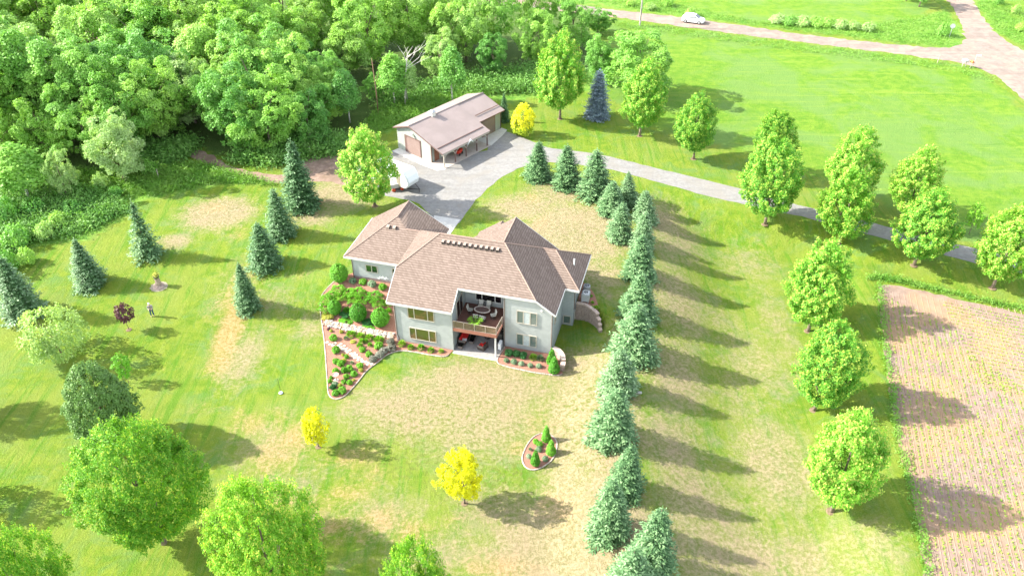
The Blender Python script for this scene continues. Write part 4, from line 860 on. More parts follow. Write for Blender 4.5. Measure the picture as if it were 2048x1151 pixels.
m = MB(); m.box(-.2, .25, -.18, .22, 0, .02); o = m.build('paper', M_white, None, loc=tuple(W(6.85, 1.25, .54))); o.rotation_euler = (0, 0, YAW+.2); tag(o, 'sheet of white paper on the red sofa', 'paper')
sofa('patio_armchair', 'wicker armchair with a red cushion near the deck post', 8.9, .95, 3*PI/4+PI/2+.5, .85, .8, cat='armchair')
sofa('patio_armchair', 'wicker armchair with red cushion deep under the deck', 8.9, 2.9, -.7, .85, .8, cat='armchair')
def lowtable(label, u, w, wd, dp, h):
    t_ = thing('side_table', label, 'table', W(u, w, .062), YAW); m = MB(); m.bbox(-wd/2, wd/2, -dp/2, dp/2, h-.05, h, .012); m.build('tabletop', pmat('black_glass_top', (.006, .006, .007), .1, .6), t_)
    m = MB(); m.bbox(-wd/2+.03, wd/2-.03, -dp/2+.03, dp/2-.03, .01, h-.052, .02); m.build('wicker_base', M_lwick, t_)
lowtable('long black topped coffee table beside the red sofa', 7.55, 1.8, .5, 1.1, .42); lowtable('small black topped wicker table in front of the red sofa', 6.68, .48, .5, .5, .42)
gr = thing('grill', 'black covered grill at the back right under the deck', 'grill', W(10.35, 2.6, .062), YAW); m = MB(); m.bbox(-.3, .3, -.45, .45, .15, .95, .05); m.build('cart', M_dark, gr); m = MB(); m.prism([(-.45, .95), (.45, .95), (.36, 1.2), (0, 1.3), (-.36, 1.2)], 0, -.28, .28); m.build('lid', M_dark, gr)
cb = thing('storage_cabinet', 'small white cabinet beside the right wall under the deck', 'cabinet', W(10.6, 1.5, .062), YAW); m = MB(); m.bbox(-.14, .14, -.35, .35, .04, .8, .015); m.build('body', M_white, cb); m = MB(); m.box(-.155, -.14, -.3, -.02, .1, .74); m.box(-.155, -.14, .02, .3, .1, .74); m.build('door', M_trim, cb)

# ---- air conditioners
def acunit(label, u, w, kind):
    P = W(u, w, Z1+.06); t_ = thing('air_conditioner', label, 'air conditioner', P, YAW)
    if kind:
        m = MB(); m.bbox(-.42, .42, -.42, .42, .12, 1.15, .08); m.build('casing', M_metalg, t_); 
        for x in (-.32, .32):
            for y in (-.32, .32): m = MB(); m.box(x-.05, x+.05, y-.05, y+.05, -.06, .12); m.build('leg', M_metalg, t_)
        zt = 1.15
    else:
        m = MB(); m.lathe([(.36, 0), (.38, .05), (.38, .7), (.34, .74)], 20); m.build('casing', M_metalg, t_); zt = .74
    m = MB(); m.lathe([(.33, zt+.0), (.33, zt+.03), (.27, zt+.04), (.26, zt+.004)], 20); m.build('fan_ring', M_white if kind else M_metalg, t_)
    m = MB(); m.lathe([(.26, zt+.004), (.01, zt+.006)], 20)
    t2 = m.build('fan_well', M_dark, t_)
    m = MB()
    for i in range(5): a = i*2*PI/5; m.add([(.04*math.cos(a), .04*math.sin(a), zt+.012), (.22*math.cos(a), .22*math.sin(a), zt+.018), (.22*math.cos(a+.5), .22*math.sin(a+.5), zt+.012)], [(0, 1, 2)])
    m.lathe([(.06, zt+.01), (.05, zt+.03)], 10); m.build('fan', M_metalg, t_)
acunit('tall square grey air conditioner beside the retaining wall', 17.95, 8.75, 1); acunit('smaller round grey air conditioner behind the square one', 17.75, 10.5, 0)

# ---- retaining walls
M_block = None
t = NT('retaining_block'); P = t.coord(); sx = t.sep(P); fr_ = t.math('FRACT', t.math('DIVIDE', sx[2], .2)); n = t.noise(P, 5, 3, .7); col = t.mix(t.ramp(n, .3, .7), (.27, .20, .17), (.40, .32, .27)); col = t.mix(t.math('MULTIPLY', t.ramp(fr_, .78, 1.0), .7), col, (.09, .06, .05)); t.base(col, .9, .1).bump(t.math('ADD', n, t.math('MULTIPLY', fr_, -.5)), .05, 1); M_block = t.m
M_cap = pmat('wall_cap_block', (.50, .39, .32), .9, .1, 0, .18, 6, .02)
def arcwall(name, label, pth, zt, zb, wdt=.32):
    t_ = thing(name, label, 'retaining wall', (0, 0, 0)); pt = catmull([W(*p)[:2] for p in pth], 5, False); n = len(pt); m = MB(); mc = MB()
    for i in range(n-1):
        a, b = Vector(pt[i]), Vector(pt[i+1]); d = (b-a).normalized(); s2 = Vector((d.y, -d.x))*wdt/2; z = zt(i/(n-1))
        for M_, z0, z1, e in ((m, zb, z-.12, 1.0), (mc, z-.119, z, 1.15)):
            q = [a+s2*e, b+s2*e, b-s2*e, a-s2*e]; M_.add([(v.x, v.y, zz) for zz in (z0, z1) for v in q], [(3, 2, 1, 0), (4, 5, 6, 7), (0, 1, 5, 4), (1, 2, 6, 5), (2, 3, 7, 6), (3, 0, 4, 7)])
    m.build('block_face', M_block, t_); mc.build('cap', M_cap, t_)
arcwall('retaining_wall', 'curved block retaining wall stepping down beside the air conditioner', [(17.1, 8.15), (17.9, 8.1), (18.7, 7.7), (19.4, 7.1), (19.9, 6.4), (20.2, 5.7)], lambda q: 2.28 if q < .68 else 1.85 if q < .77 else 1.45 if q < .86 else 1.05 if q < .94 else .6, -.3)
arcwall('retaining_wall', 'low curved pale stone wall at the front right house corner', [(16.0, 2.0), (16.6, 1.75), (17.1, 1.15), (17.35, .45), (17.4, -.2)], lambda q: .95 if q < .75 else .7, -.2, .42)

# ================================================================ SHED
BY = R(49); B0 = np.array([-9.12, 96.11, Z1]); b1 = np.array([math.cos(BY), math.sin(BY), 0]); b2 = np.array([-math.sin(BY), math.cos(BY), 0])
def BW(s, t_, z=0): return B0+b1*s+b2*t_+np.array([0, 0, z])
shed = thing('shed', 'long steel shed with a brown metal roof and open porch', 'shed', B0, BY)
t = NT('brown_metal_roof'); P = t.coord(); sx = t.sep(P); fr_ = t.math('FRACT', t.math('DIVIDE', sx[0], .3)); n = t.noise(P, .5, 3, .6); col = t.mix(t.ramp(n, .3, .7), (.24, .19, .172), (.28, .222, .202)); col = t.mix(t.math('MULTIPLY', t.ramp(fr_, .88, 1.0), .18), col, (.2, .14, .13)); t.base(col, .5, .4).bump(t.ramp(fr_, .85, 1.0), .02, .6); M_mroof = t.m
M_brown = pmat('brown_trim', (.145, .09, .075), .6, .3, 0, .08); M_bdoor = gravel('brown_panel_door', (.235, .165, .14), (.27, .195, .17), 1.0); M_ptrim = pmat('porch_pale_trim', (.40, .36, .30), .6, .3)
pz = lambda t_: 2.2+.33*(t_+.25)
m = MB(); m.prism([(2.3, -.2), (9.0, -.2), (9.0, 3.0), (6.1, 4.05), (2.3, 2.88)], 0, -.1, 14.0); m.build('wall', M_steel, shed)
m = MB(); m.slab([(-.45, -.25, pz(-.25)+.07), (8.95, -.25, pz(-.25)+.07), (8.95, 6.1, pz(6.1)+.07), (-.45, 6.1, pz(6.1)+.07)], .08); m.slab([(8.96, 1.85, pz(1.85)), (14.4, 1.85, pz(1.85)), (14.4, 6.1, pz(6.1)), (8.96, 6.1, pz(6.1))], .08)
m.slab([(-.45, 6.1, pz(6.1)+.05), (14.4, 6.1, pz(6.1)+.05), (14.4, 9.4, pz(6.1)-1.08), (-.45, 9.4, pz(6.1)-1.08)], .08); rf = m.build('roof', M_mroof, shed)
m = MB()
for x0, x1, t0 in ((-.3, 8.6, .78), (9.4, 14.2, 2.95)): m.add([(x0, t0, pz(t0)+.10), (x1, t0, pz(t0)+.10), (x1, t0+.10, pz(t0+.10)+.1), (x0, t0+.10, pz(t0+.1)+.1), (x0, t0, pz(t0)+.17), (x1, t0, pz(t0)+.17), (x1, t0+.10, pz(t0+.10)+.15), (x0, t0+.10, pz(t0+.10)+.15)], [(4, 5, 6, 7), (0, 1, 5, 4), (2, 3, 7, 6), (1, 2, 6, 5), (0, 3, 7, 4)])
m.build('snow_guard', M_brown, rf)
m = MB(); m.tube([(-.47, 6.1, pz(6.1)+.09), (14.42, 6.1, pz(6.1)+.06)], .09, 5); m.build('ridge_cap', pmat('metal_ridge', (.30, .24, .22), .5, .4), rf)
m = MB()
def fb(a, b, h=.16, t_=.04):
    a = Vector(a); b = Vector(b); d = (b-a).normalized(); s2 = Vector((d.y, -d.x, 0)).normalized()*t_
    vs = [a, b, b+s2, a+s2]; vs = [v+Vector((0, 0, .01)) for v in vs]+[v-Vector((0, 0, h)) for v in vs]; m.add(vs, [(0, 1, 2, 3), (7, 6, 5, 4), (0, 4, 5, 1), (1, 5, 6, 2), (2, 6, 7, 3), (3, 7, 4, 0)])
fb((-.45, 6.1, pz(6.1)+.07), (-.45, -.25, pz(-.25)+.07)); fb((-.45, 9.4, pz(6.1)-1.08), (-.45, 6.1, pz(6.1)+.05)); fb((14.4, 1.85, pz(1.85)), (14.4, 6.1, pz(6.1))); fb((8.95, -.25, pz(-.25)+.07), (8.95, 1.84, pz(1.84)+.07)); fb((14.4, 6.1, pz(6.1)), (14.4, 9.4, pz(6.1)-1.08))
fb((8.96, 1.85, pz(1.85)), (14.4, 1.85, pz(1.85)), .12)
m.build('fascia', M_brown, shed)
m = MB(); m.box(-.4, 8.9, -.14, -.02, 1.92, 2.14); m.build('beam', M_ptrim, shed)
for i in range(5):
    s_ = .0+2.14*i; m = MB(); m.bbox(s_-.07, s_+.07, -.07, .07, .02, 2.0, .01); ps = m.build('porch_post', M_brown if i else M_ptrim, shed)
    m = MB(); 
    for d_ in (-1, 1):
        if (i == 0 and d_ < 0) or (i == 4 and d_ > 0): continue
        m.tube([(s_+d_*.06, -.08, 1.35), (s_+d_*.2, -.08, 1.62), (s_+d_*.45, -.08, 1.82), (s_+d_*.62, -.08, 1.9)], .05, 5)
    m.build('bracket', M_ptrim, ps)
# gable door
m = MB(); m.box(-.16, -.10, 4.25, 7.45, 0, 2.62); dr = m.build('sliding_door', M_brown, shed); m = MB(); m.prism([(4.4, .02), (7.0, .02), (7.0, 2.2), (6.8, 2.45), (4.6, 2.45), (4.4, 2.2)], 0, -.19, -.161); m.build('panel', M_bdoor, dr)
m = MB(); m.box(9.9, 12.75, 2.22, 2.299, 0, 2.5); dr = m.build('garage_door', M_brown, shed); m = MB(); m.box(10.0, 12.6, 2.19, 2.219, .01, 2.4); m.build('panel', gravel('taupe_panel_door', (.20, .15, .11), (.23, .175, .135), 1.0), dr)
m = MB(); m.box(.45, 1.3, 2.24, 2.299, 0, 2.05); m.build('door', pmat('rust_brown_door', (.24, .10, .06), .6), shed)
m = MB(); m.box(-.14, -.02, 2.24, 2.36, 0, 2.6); m.build('corner_trim', M_brown, shed)
m = MB(); m.box(13.94, 14.05, 2.24, 2.36, 0, 2.8); m.build('corner_trim', M_brown, shed)
m = MB(); m.box(4.6, 5.8, 2.25, 2.299, 1.0, 1.8); w_ = m.build('window', M_ptrim, shed); m = MB(); m.box(4.68, 5.72, 2.235, 2.25, 1.07, 1.73); m.build('pane', M_glassd, w_)
m = MB(); m.lathe([(.02, .1), (.16, .1), (.22, -.02), (.18, -.1), (.02, -.12)], 10, c=(-.38, 5.75, 3.2)); m.tube([(-.1, 5.75, 3.4), (-.38, 5.75, 3.35)], .03, 5); m.build('gable_lamp', M_white, shed)
m = MB(); m.bbox(3.75, 4.45, 5.8, 6.45, pz(6.1)-.1, pz(6.1)+.62, .03); cu = m.build('cupola', pmat('cupola_white', (.62, .58, .52), .5), rf); m = MB(); m.add([(3.65, 5.7, pz(6.1)+.62), (4.55, 5.7, pz(6.1)+.62), (4.55, 6.55, pz(6.1)+.62), (3.65, 6.55, pz(6.1)+.62), (4.1, 6.12, pz(6.1)+.95)], [(0, 1, 4), (1, 2, 4), (2, 3, 4), (3, 0, 4), (3, 2, 1, 0)]); m.build('cupola_roof', M_metalg, rf)
m = MB(); m.prism([(-.1, -.35), (8.9, -.35), (8.9, 2.29), (-.1, 2.29)], 2, -.05, .05); m.build('porch_slab', gravel('porch_concrete', (.40, .34, .29), (.48, .42, .36), 1.2), shed)
def flat(name, label, poly, mat, z=.03):
    m = MB(); n = len(poly); vs = [(p[0], p[1], Z1+z) for p in poly]+[(p[0], p[1], Z1-.1) for p in poly]; m.add(vs, [tuple(range(n)), tuple(range(2*n-1, n-1, -1))]+[(i, i+n, (i+1) % n+n, (i+1) % n) for i in range(n)])
    o = m.build(name, mat); o['kind'] = 'structure'; o['label'] = label
flat('shed_apron', 'pale concrete strip before the shed gable', [BW(-.11, 8.9), BW(-1.35, 8.9), BW(-1.5, 3), BW(-1.25, .2), BW(-.4, -.45), BW(-.11, -.36)], M_conc)
flat('shed_apron', 'pale concrete apron before the right shed door', [BW(8.95, 2.28), BW(8.95, -.4), BW(12.4, .5), BW(14.2, 1.2), BW(14.2, 2.28)], M_conc)
flat('garage_apron', 'pale concrete apron at the house garage', [bz(868, 431, Z1), bz(921, 439, Z1), bz(899, 470, Z1), bz(868, 470, Z1)], M_conc)
# red machine, arch ornament
rc = thing('garden_cart', 'red wheeled garden cart under the shed porch', 'cart', BW(4.0, 1.2, .05), BY+.2)
m = MB(); m.prism([(-.45, .3), (.45, .3), (.6, .75), (-.6, .75)], 1, -.32, .32); m.build('tub', pmat('red_paint', (.55, .04, .02), .4, .4), rc)
for x, y in ((-.3, -.38), (-.3, .38), (.35, -.38), (.35, .38)): m = MB(); m.prism([(x+.18*math.cos(a*PI/6), .19+.18*math.sin(a*PI/6)) for a in range(12)], 1, y-.04, y+.04); m.build('wheel', M_dark, rc)
m = MB(); m.tube([(.55, 0, .35), (1.0, 0, .9), (1.0, .25, .95)], .025, 5); m.build('handle', M_dark, rc)
m = MB(); rg = [(4.35+.1*i, -.26, 1.75+.55*math.sin(PI*i/12)) for i in range(13)]; m.tube(rg, [.03+.05*math.sin(PI*i/12) for i in range(13)], 6); m.tube([(4.95, -.26, 2.3), (4.97, -.26, 2.55)], [.07, .02], 6)
o = m.build('arch_ornament', M_white, smooth=True); o.location = tuple(B0); o.rotation_euler = (0, 0, BY); tag(o, 'white curved arch ornament hanging at the shed porch eave', 'ornament')

# ---- camper
cp = thing('camper_trailer', 'white camper trailer half hidden behind a maple', 'camper', (0, 0, 0))
A = bz(805, 346, 4.9)[:2]; Bq = bz(826.7, 333, 4.9)[:2]; dw = (Bq-A); wl_ = np.linalg.norm(dw); dw = dw/wl_; dl = np.array([-dw[1], dw[0]]); 
cp.location = (A[0], A[1], Z1); cp.rotation_euler = (0, 0, math.atan2(-dl[1], -dl[0]))   # local +x points out of the rounded nose
prof = [(-5.2, .55), (.25, .55), (.65, .9), (.85, 1.5), (.62, 2.15), (0, 2.8), (-5.2, 2.8)]
m = MB(); m.prism(prof, 1, 0, 2.2) if False else m.add([(x, y, z) for y, k in ((0, .0), (.12, 1), (2.08, 1), (2.2, 0)) for x, z in [(p[0]+(0 if k else (-.1 if p[0] > 0 else .1)), p[1]+(0 if k else (.08 if p[1] < 1 else -.08))) for p in prof]], [tuple(range(7)), tuple(range(27, 20, -1))]+[(r_*7+i, r_*7+(i+1) % 7, r_*7+7+(i+1) % 7, r_*7+7+i) for r_ in range(3) for i in range(7)])
m.build('body', M_white, cp)
m = MB(); m.box(-3.4, -2.9, .8, 1.3, 2.81, 2.93); m.build('roof_hatch', M_metalg, cp)
m = MB(); m.box(-.9, -.6, 1.0, 1.1, 2.81, 2.86); m.build('roof_hatch', M_metalg, cp)
m = MB(); m.box(-1.2, -.55, -.03, 0, .6, 2.4); m.build('door', pmat('camper_door', (.30, .26, .2), .5), cp)
m = MB(); m.add([(.66, .35, 2.12), (.66, 1.85, 2.12), (.12, 1.85, 2.72), (.12, .35, 2.72)], [(0, 1, 2, 3)]); 
for s_ in (.25, 1.95):
    for x in (-2.3, -3.1): m = MB(); m.prism([(x+.34*math.cos(a*PI/7), .35+.34*math.sin(a*PI/7)) for a in range(14)], 1, s_-.12, s_+.12); wlh = m.build('wheel', M_dark, cp); m = MB(); m.prism([(x+.16*math.cos(a*PI/5), .35+.16*math.sin(a*PI/5)) for a in range(10)], 1, s_-.135, s_+.135); m.build('rim', M_white, wlh)
m = MB(); m.tube([(.2, .3, .5), (1.7, 1.1, .5)], .06, 5); m.tube([(.2, 1.9, .5), (1.7, 1.1, .5)], .06, 5); m.tube([(1.6, 1.1, .55), (1.6, 1.1, .05)], .04, 5); m.build('hitch', M_dark, cp)
ut = thing('utility_trailer', 'small boxy trailer with red wheels beside the camper', 'trailer', G(793, 378), cp.rotation_euler[2]+1.0)
m = MB(); m.bbox(-.9, .9, -.5, .5, .42, 1.0, .04); m.build('box', M_conc, ut)
for x in (-.5, .6):
    for y in (-.58, .58): m = MB(); m.prism([(x+.24*math.cos(a*PI/6), .24+.24*math.sin(a*PI/6)) for a in range(12)], 1, y-.07, y+.07); m.build('wheel', pmat('red_wheel', (.5, .08, .03), .5), ut)
m = MB(); m.tube([(.9, 0, .45), (1.7, 0, .4)], .04, 5); m.build('hitch', M_dark, ut)

# ================================================================ GARDEN BEDS
def tubestones(name, label, pts, rad=.075, seed=1, closed=True, wob=.35, hz=.05, cat='edging'):
    """edging of cobbles: one lumpy band"""
    rng = random.Random(seed); P = [Vector((p[0], p[1])) for p in pts]; 
    if closed: P.append(P[0])
    out = []; rr = []; acc = 0
    for a, b in zip(P[:-1], P[1:]):
        L = (b-a).length; n = max(1, int(L/.09))
        for i in range(n):
            q = a+(b-a)*(i/n); out.append((q.x, q.y, float(hgt(q.x, q.y))+hz)); ph = acc+L*i/n; rr.append(rad*(.62+wob*abs(math.sin(ph*PI/.24))+rng.uniform(-.06, .06)))
        acc += L
    m = MB(); m.tube(out, rr, 6); return tag(m.build(name, pmat('pale_cobble', (.38, .32, .27), .9, .2, 0, .45, 7), smooth=False), label, cat)
def zz5(x, y): return (640+x/7.195, 640+y/7.195)
def zzF(x, y): return (640+x/8.22, 540+y/8.22)
def zz10(x, y): return (980+x/11.378, 680+y/11.378)
def zzI(x, y): return (1030+x/10.46, 840+y/10.46)
def zz9(x, y): return (1120+x/8.225, 540+y/8.225)
lowL = [(641, 620), (643.5, 643), (648, 675), (650, 696), (653, 737), (655, 765), (657, 786), (664, 796), (675, 798), (688, 793), (698, 784), (718, 761), (734, 741), (755, 725), (772, 711), (790, 703.5), (807, 701.5), (834, 705), (860, 710), (889, 713), (899, 708)]
bedpx = [G(*p) for p in lowL]; bedpx = catmull([W(-1.2, 5.5), W(-7.2, 6.3), W(-8.4, 6.5), G(668, 564), G(651, 581), G(642.6, 595)][2:]+bedpx, 4, False)
edge_pts = bedpx
poly = [W(6.05, -.02)[:2], W(.05, -.02)[:2], W(-.03, 0)[:2], W(-.03, 6.38)[:2], W(-7.4, 6.38)[:2], W(-7.9, 7.2)[:2]]+list(edge_pts)
drape('mulch_bed', poly, M_mulch, .22, .05, kind='structure')['label'] = 'red mulch bed wrapping the left side of the house'
tubestones('stone_edging', 'pale cobble edging around the left mulch bed', edge_pts, closed=False)
rb = [zz10(170, 420), (zz10(165, 470)), zz10(200, 540), zz10(380, 605), zz10(560, 650), zz10(780, 695), zz10(1000, 740), zz10(1250, 775), zz10(1450, 800), zz10(1580, 805), zz10(1660, 760)]
re_ = catmull([G(*p) for p in rb], 3, False); poly = [W(17.3, -.2)[:2], W(17.0, .9)[:2], W(16.4, 1.7)[:2], W(15.8, 1.93)[:2], W(10.95, 1.93)[:2]]+list(re_)
drape('mulch_bed', poly, M_mulch, .22, .05, kind='structure')['label'] = 'red mulch bed before the right house wing'
tubestones('stone_edging', 'pale cobble edging around the right front mulch bed', [W(10.98, 1.8)[:2]]+list(re_), seed=2, closed=False)
isl = catmull([G(*zzI(*p)) for p in [(520, 285), (380, 360), (260, 510), (180, 680), (150, 800), (180, 920), (260, 1010), (400, 1040), (560, 990), (680, 910), (780, 820), (860, 660), (880, 500), (840, 390), (740, 310), (600, 280)]], 4)
drape('mulch_bed', isl, M_mulch, .22, .04, kind='structure')['label'] = 'oval red mulch island bed in the front lawn'
tubestones('stone_edging', 'pale cobble ring around the oval island bed', isl, seed=3)
poly = [W(17.08, 8.2)[:2], W(17.08, 12.0)[:2], W(17.9, 11.3)[:2], W(18.7, 10.1)[:2], W(19.3, 8.6)[:2], W(19.75, 7.2)[:2], W(19.35, 7.3)[:2], W(18.7, 7.85)[:2], W(17.9, 8.25)[:2]]
drape('mulch_bed', poly, M_mulch, .22, .05, kind='structure')['label'] = 'red mulch bed around the air conditioners'
# rock wall: single boulders
rw = thing('rock_wall', 'low dry wall of pale boulders across the left bed', 'rock wall', (0, 0, 0)); rg = random.Random(7)
rwp = catmull([G(*p)[:2] for p in [(648, 646), (668, 651), (689, 655.5), (716, 661), (744, 666), (765, 670), (789, 674)]], 4, False)
ca = [(np.linalg.norm(np.array(a)-b)) for a, b in zip(rwp[:-1], rwp[1:])]; TL = sum(ca); Mst = [pmat('boulder_%s' % n_, c_, .9, .2, 0, .2, 6, .03) for n_, c_ in (('cream', (.42, .36, .29)), ('grey', (.27, .25, .23)), ('tan', (.36, .26, .19)))]
def rock(m, c_, r_, rg):
    k = 6; pr = [(.1, -.5), (.85, -.35), (1.0, .1), (.7, .5), (.1, .62)]; a0 = rg.uniform(0, 6); sx, sy = rg.uniform(.8, 1.3), rg.uniform(.7, 1.1); vs = []
    for q, z in pr:
        for j in range(k): a = a0+2*PI*j/k; e = rg.uniform(.82, 1.15); vs.append((c_[0]+r_*q*sx*math.cos(a)*e, c_[1]+r_*q*sy*math.sin(a)*e, c_[2]+r_*z*.8))
    m.add(vs, [(i*k+j, i*k+(j+1) % k, (i+1)*k+(j+1) % k, (i+1)*k+j) for i in range(4) for j in range(k)]+[tuple(range(k-1, -1, -1)), tuple(range(4*k, 5*k))])
for i in range(96):
    s_ = TL*((i % 32)+rg.uniform(.1, .9))/32; acc = 0
    for j, L in enumerate(ca):
        if acc+L >= s_: q = np.array(rwp[j])+(np.array(rwp[j+1])-rwp[j])*((s_-acc)/L); break
        acc += L
    ww = (i//32-1)*.27; q = q+E2[:2]*ww+np.array([rg.uniform(-.05, .05)]*2); m = MB(); rock(m, (q[0], q[1], float(hgt(q[0], q[1]))+.12+.06*(i//32)), rg.uniform(.17, .25), rg); m.build('boulder', Mst[rg.randrange(3)], rw)
# stepping stones
st0 = [G(*zz5(*p)) for p in [(105, 325), (140, 355), (190, 362), (215, 340), (260, 378), (305, 350), (300, 395), (350, 378), (330, 425), (385, 415), (372, 445), (430, 440), (395, 470), (450, 490), (500, 480), (520, 510), (475, 520), (500, 550), (555, 545), (550, 580), (600, 570), (610, 600), (660, 605), (700, 620), (740, 635), (680, 645)]]
for i, p in enumerate(st0):
    m = MB(); r_ = rg.uniform(.15, .24); k = 7; a0 = rg.uniform(0, 6); m.prism([(r_*math.cos(a0+2*PI*j/k)*rg.uniform(.8, 1.2), r_*math.sin(a0+2*PI*j/k)*rg.uniform(.8, 1.2)) for j in range(k)], 2, .02, .10)
    tag(m.build('stepping_stone', Mst[0], loc=(p[0], p[1], p[2])), 'flat pale stepping stone, %s along the path from the left edging' % ordw(i), 'stepping stone', 'stepping stones in the lower left bed')

# ---- plants of the beds
def bush_proto(key, seed, kind, mat):
    rng = np.random.default_rng(seed)
    if kind == 'globe': ncl, nl, ls, fl = 900, 7, .036, 1.0; prof = lambda t_: math.sin(PI*min(1, t_*.9+.1))**.5
    elif kind in ('fan', 'feather'): ncl, nl, ls = 46, 7, .10; prof = None
    elif kind == 'cone': ncl, nl, ls = 420, 9, .05; prof = lambda t_: (min(1, .55+t_*3) if t_ < .18 else ((1-t_)/.82)**.8)
    else: ncl, nl, ls = 120, 9, .075; prof = lambda t_: math.sin(PI*min(1, t_*.85+.12))**.6
    if kind == 'feather':
        n = 900; a = rng.uniform(0, 6.28, n); q = rng.uniform(.2, 1, n)**.6; r_ = .5*q*(1+.18*np.sin(a*5)+.12*np.sin(a*9+1)); z = .12+.42*np.sqrt(np.maximum(0, 1-q**2*.85))*rng.uniform(.6, 1.1, n); d = np.column_stack([np.cos(a), np.sin(a), .35+0*a])
        Vv, Ff = cards(np.column_stack([np.cos(a)*r_, np.sin(a)*r_, z]), np.column_stack([-.25*np.cos(a), -.25*np.sin(a), 1+0*a])+rng.normal(0, .35, (n, 3)), .055, .36, rng, d+rng.normal(0, .35, (n, 3))); PROTO[key] = [(mesh_np(key, Vv, Ff, [mat]), None)]; return
    if kind == 'fan':
        a = rng.uniform(0, 6.28, 220); e = rng.uniform(.15, 1.35, 220); L = rng.uniform(.3, .5, 220); d = np.column_stack([np.cos(a)*np.cos(e), np.sin(a)*np.cos(e), np.sin(e)]); Pc = d*L[:, None]*np.array([1, 1, .9])
        Vv, Ff = cards(Pc, np.column_stack([-np.cos(a)*np.sin(e), -np.sin(a)*np.sin(e), np.cos(e)])+rng.normal(0, .2, (220, 3)), .13, .38, rng, d+np.array([0, 0, -.25]))
        PROTO[key] = [(mesh_np(key, Vv, Ff, [mat]), None)]; return
    zt = {'globe': 1.05, 'cone': 2.3, 'loose': .8}[kind]
    Vv, Ff, tip, Cc = decid(seed, prof, .5, zt, .03, ncl, nl, ls*1.15, .06 if kind == 'globe' else .10 if kind != 'loose' else .14, lmp=.02 if kind == 'globe' else .06 if kind == 'cone' else .16, shell=.9, flat=.8)
    PROTO[key] = [(mesh_np(key, Vv, Ff, [mat]), None)]
bush_proto('globe', 201, 'globe', M_arb); bush_proto('cone', 202, 'cone', M_arb); bush_proto('hosta', 203, 'fan', M_hosta); bush_proto('shrub', 204, 'loose', M_shrub); bush_proto('greyb', 205, 'loose', M_grey); bush_proto('lav', 206, 'loose', M_lav); bush_proto('dark', 207, 'loose', M_dkg); bush_proto('yel', 208, 'loose', M_yel2)
bush_proto('feather', 212, 'feather', M_shrub); bush_proto('fern', 209, 'fan', M_shrub); bush_proto('gfan', 210, 'fan', M_grey); bush_proto('redb', 211, 'loose', M_purple)
BH = {'globe': 1.05, 'cone': 2.3, 'hosta': .5, 'shrub': .8, 'greyb': .8, 'lav': .8, 'dark': .8, 'yel': .8, 'fern': .5, 'gfan': .5, 'redb': .8, 'feather': .56}
KN = {'feather': ('shrub', 'shrub'), 'globe': ('globe_shrub', 'shrub'), 'cone': ('arborvitae', 'shrub'), 'hosta': ('hosta', 'hosta'), 'shrub': ('shrub', 'shrub'), 'greyb': ('shrub', 'shrub'), 'lav': ('lavender_bush', 'bush'), 'dark': ('shrub', 'shrub'), 'yel': ('flower_clump', 'flowers'), 'fern': ('perennial', 'perennial'), 'gfan': ('perennial', 'perennial'), 'redb': ('perennial', 'perennial')}
def bush(key, cxp, cyp, wpx, label, group, hr=1.0):
    """centre pixel and width; height ratio of width"""
    P = G(cxp, cyp); w_ = wid(P, wpx)*1.0; P = G(cxp, cyp+wpx*.22*hr); n_, c_ = KN[key]
    zs = w_*hr/BH[key]; sx = w_/(1.0 if key not in ('hosta', 'fern', 'gfan') else .95)
    plant(n_, key, label, c_, P+np.array([0, 0, .03]), sx, zs, rng0.uniform(0, 6), group, 0, 'foliage')
def bset(lst, zf, sc, base, group, suffix='', hr=.8):
    lst = sorted(lst, key=lambda q: q[1])
    for i, q in enumerate(lst): bush(q[0], *zf(q[1], q[2]), q[3]/sc, '%s, %s from the left%s' % (base, ordw(i), suffix), group, q[4] if len(q) > 4 else hr)
bset([('hosta', 450, 205, 145), ('hosta', 585, 230, 130), ('hosta', 710, 250, 125), ('hosta', 850, 285, 150)], zz5, 7.195, 'lime hosta below the boulder wall', 'hostas below the boulder wall', '', .55)
bset([('shrub', 845, 380, 115), ('shrub', 705, 495, 90), ('shrub', 610, 430, 85), ('fern', 570, 370, 90), ('fern', 660, 305, 80), ('fern', 720, 360, 75), ('fern', 600, 310, 90), ('gfan', 375, 265, 70), ('yel', 475, 315, 75, .4)], zz5, 7.195, 'green plant in the middle of the lower left bed', 'plants in the middle of the lower left bed')
bset([('lav', 1025, 318, 105), ('lav', 1030, 405, 118), ('lav', 918, 450, 105), ('lav', 860, 505, 112), ('lav', 765, 570, 105)], zz5, 7.195, 'mauve grey mound along the curved edging', 'mauve grey mounds along the curved edging', '', .7)
bset([('shrub', 200, 262, 100), ('shrub', 232, 440, 105), ('shrub', 230, 595, 90), ('shrub', 230, 735, 90), ('yel', 335, 505, 45), ('shrub', 385, 530, 60, 1.1), ('shrub', 300, 625, 105), ('yel', 350, 590, 65), ('gfan', 460, 615, 60), ('shrub', 575, 660, 90), ('yel', 595, 725, 62), ('shrub', 350, 725, 80, 1.1), ('shrub', 430, 705, 98)], zz5, 7.195, 'round green plant west of the stepping stones', 'plants between the path and the left edging')
bset([('shrub', 495, 780, 88), ('shrub', 385, 815, 78), ('shrub', 165, 825, 55), ('shrub', 145, 880, 60), ('shrub', 345, 890, 70), ('shrub', 430, 900, 80), ('yel', 490, 865, 42), ('greyb', 225, 925, 85), ('dark', 185, 970, 85), ('yel', 290, 945, 62), ('shrub', 325, 1020, 105), ('shrub', 225, 1055, 95)], zz5, 7.195, 'plant in the lowest corner of the left bed', 'plants around the bird bath')
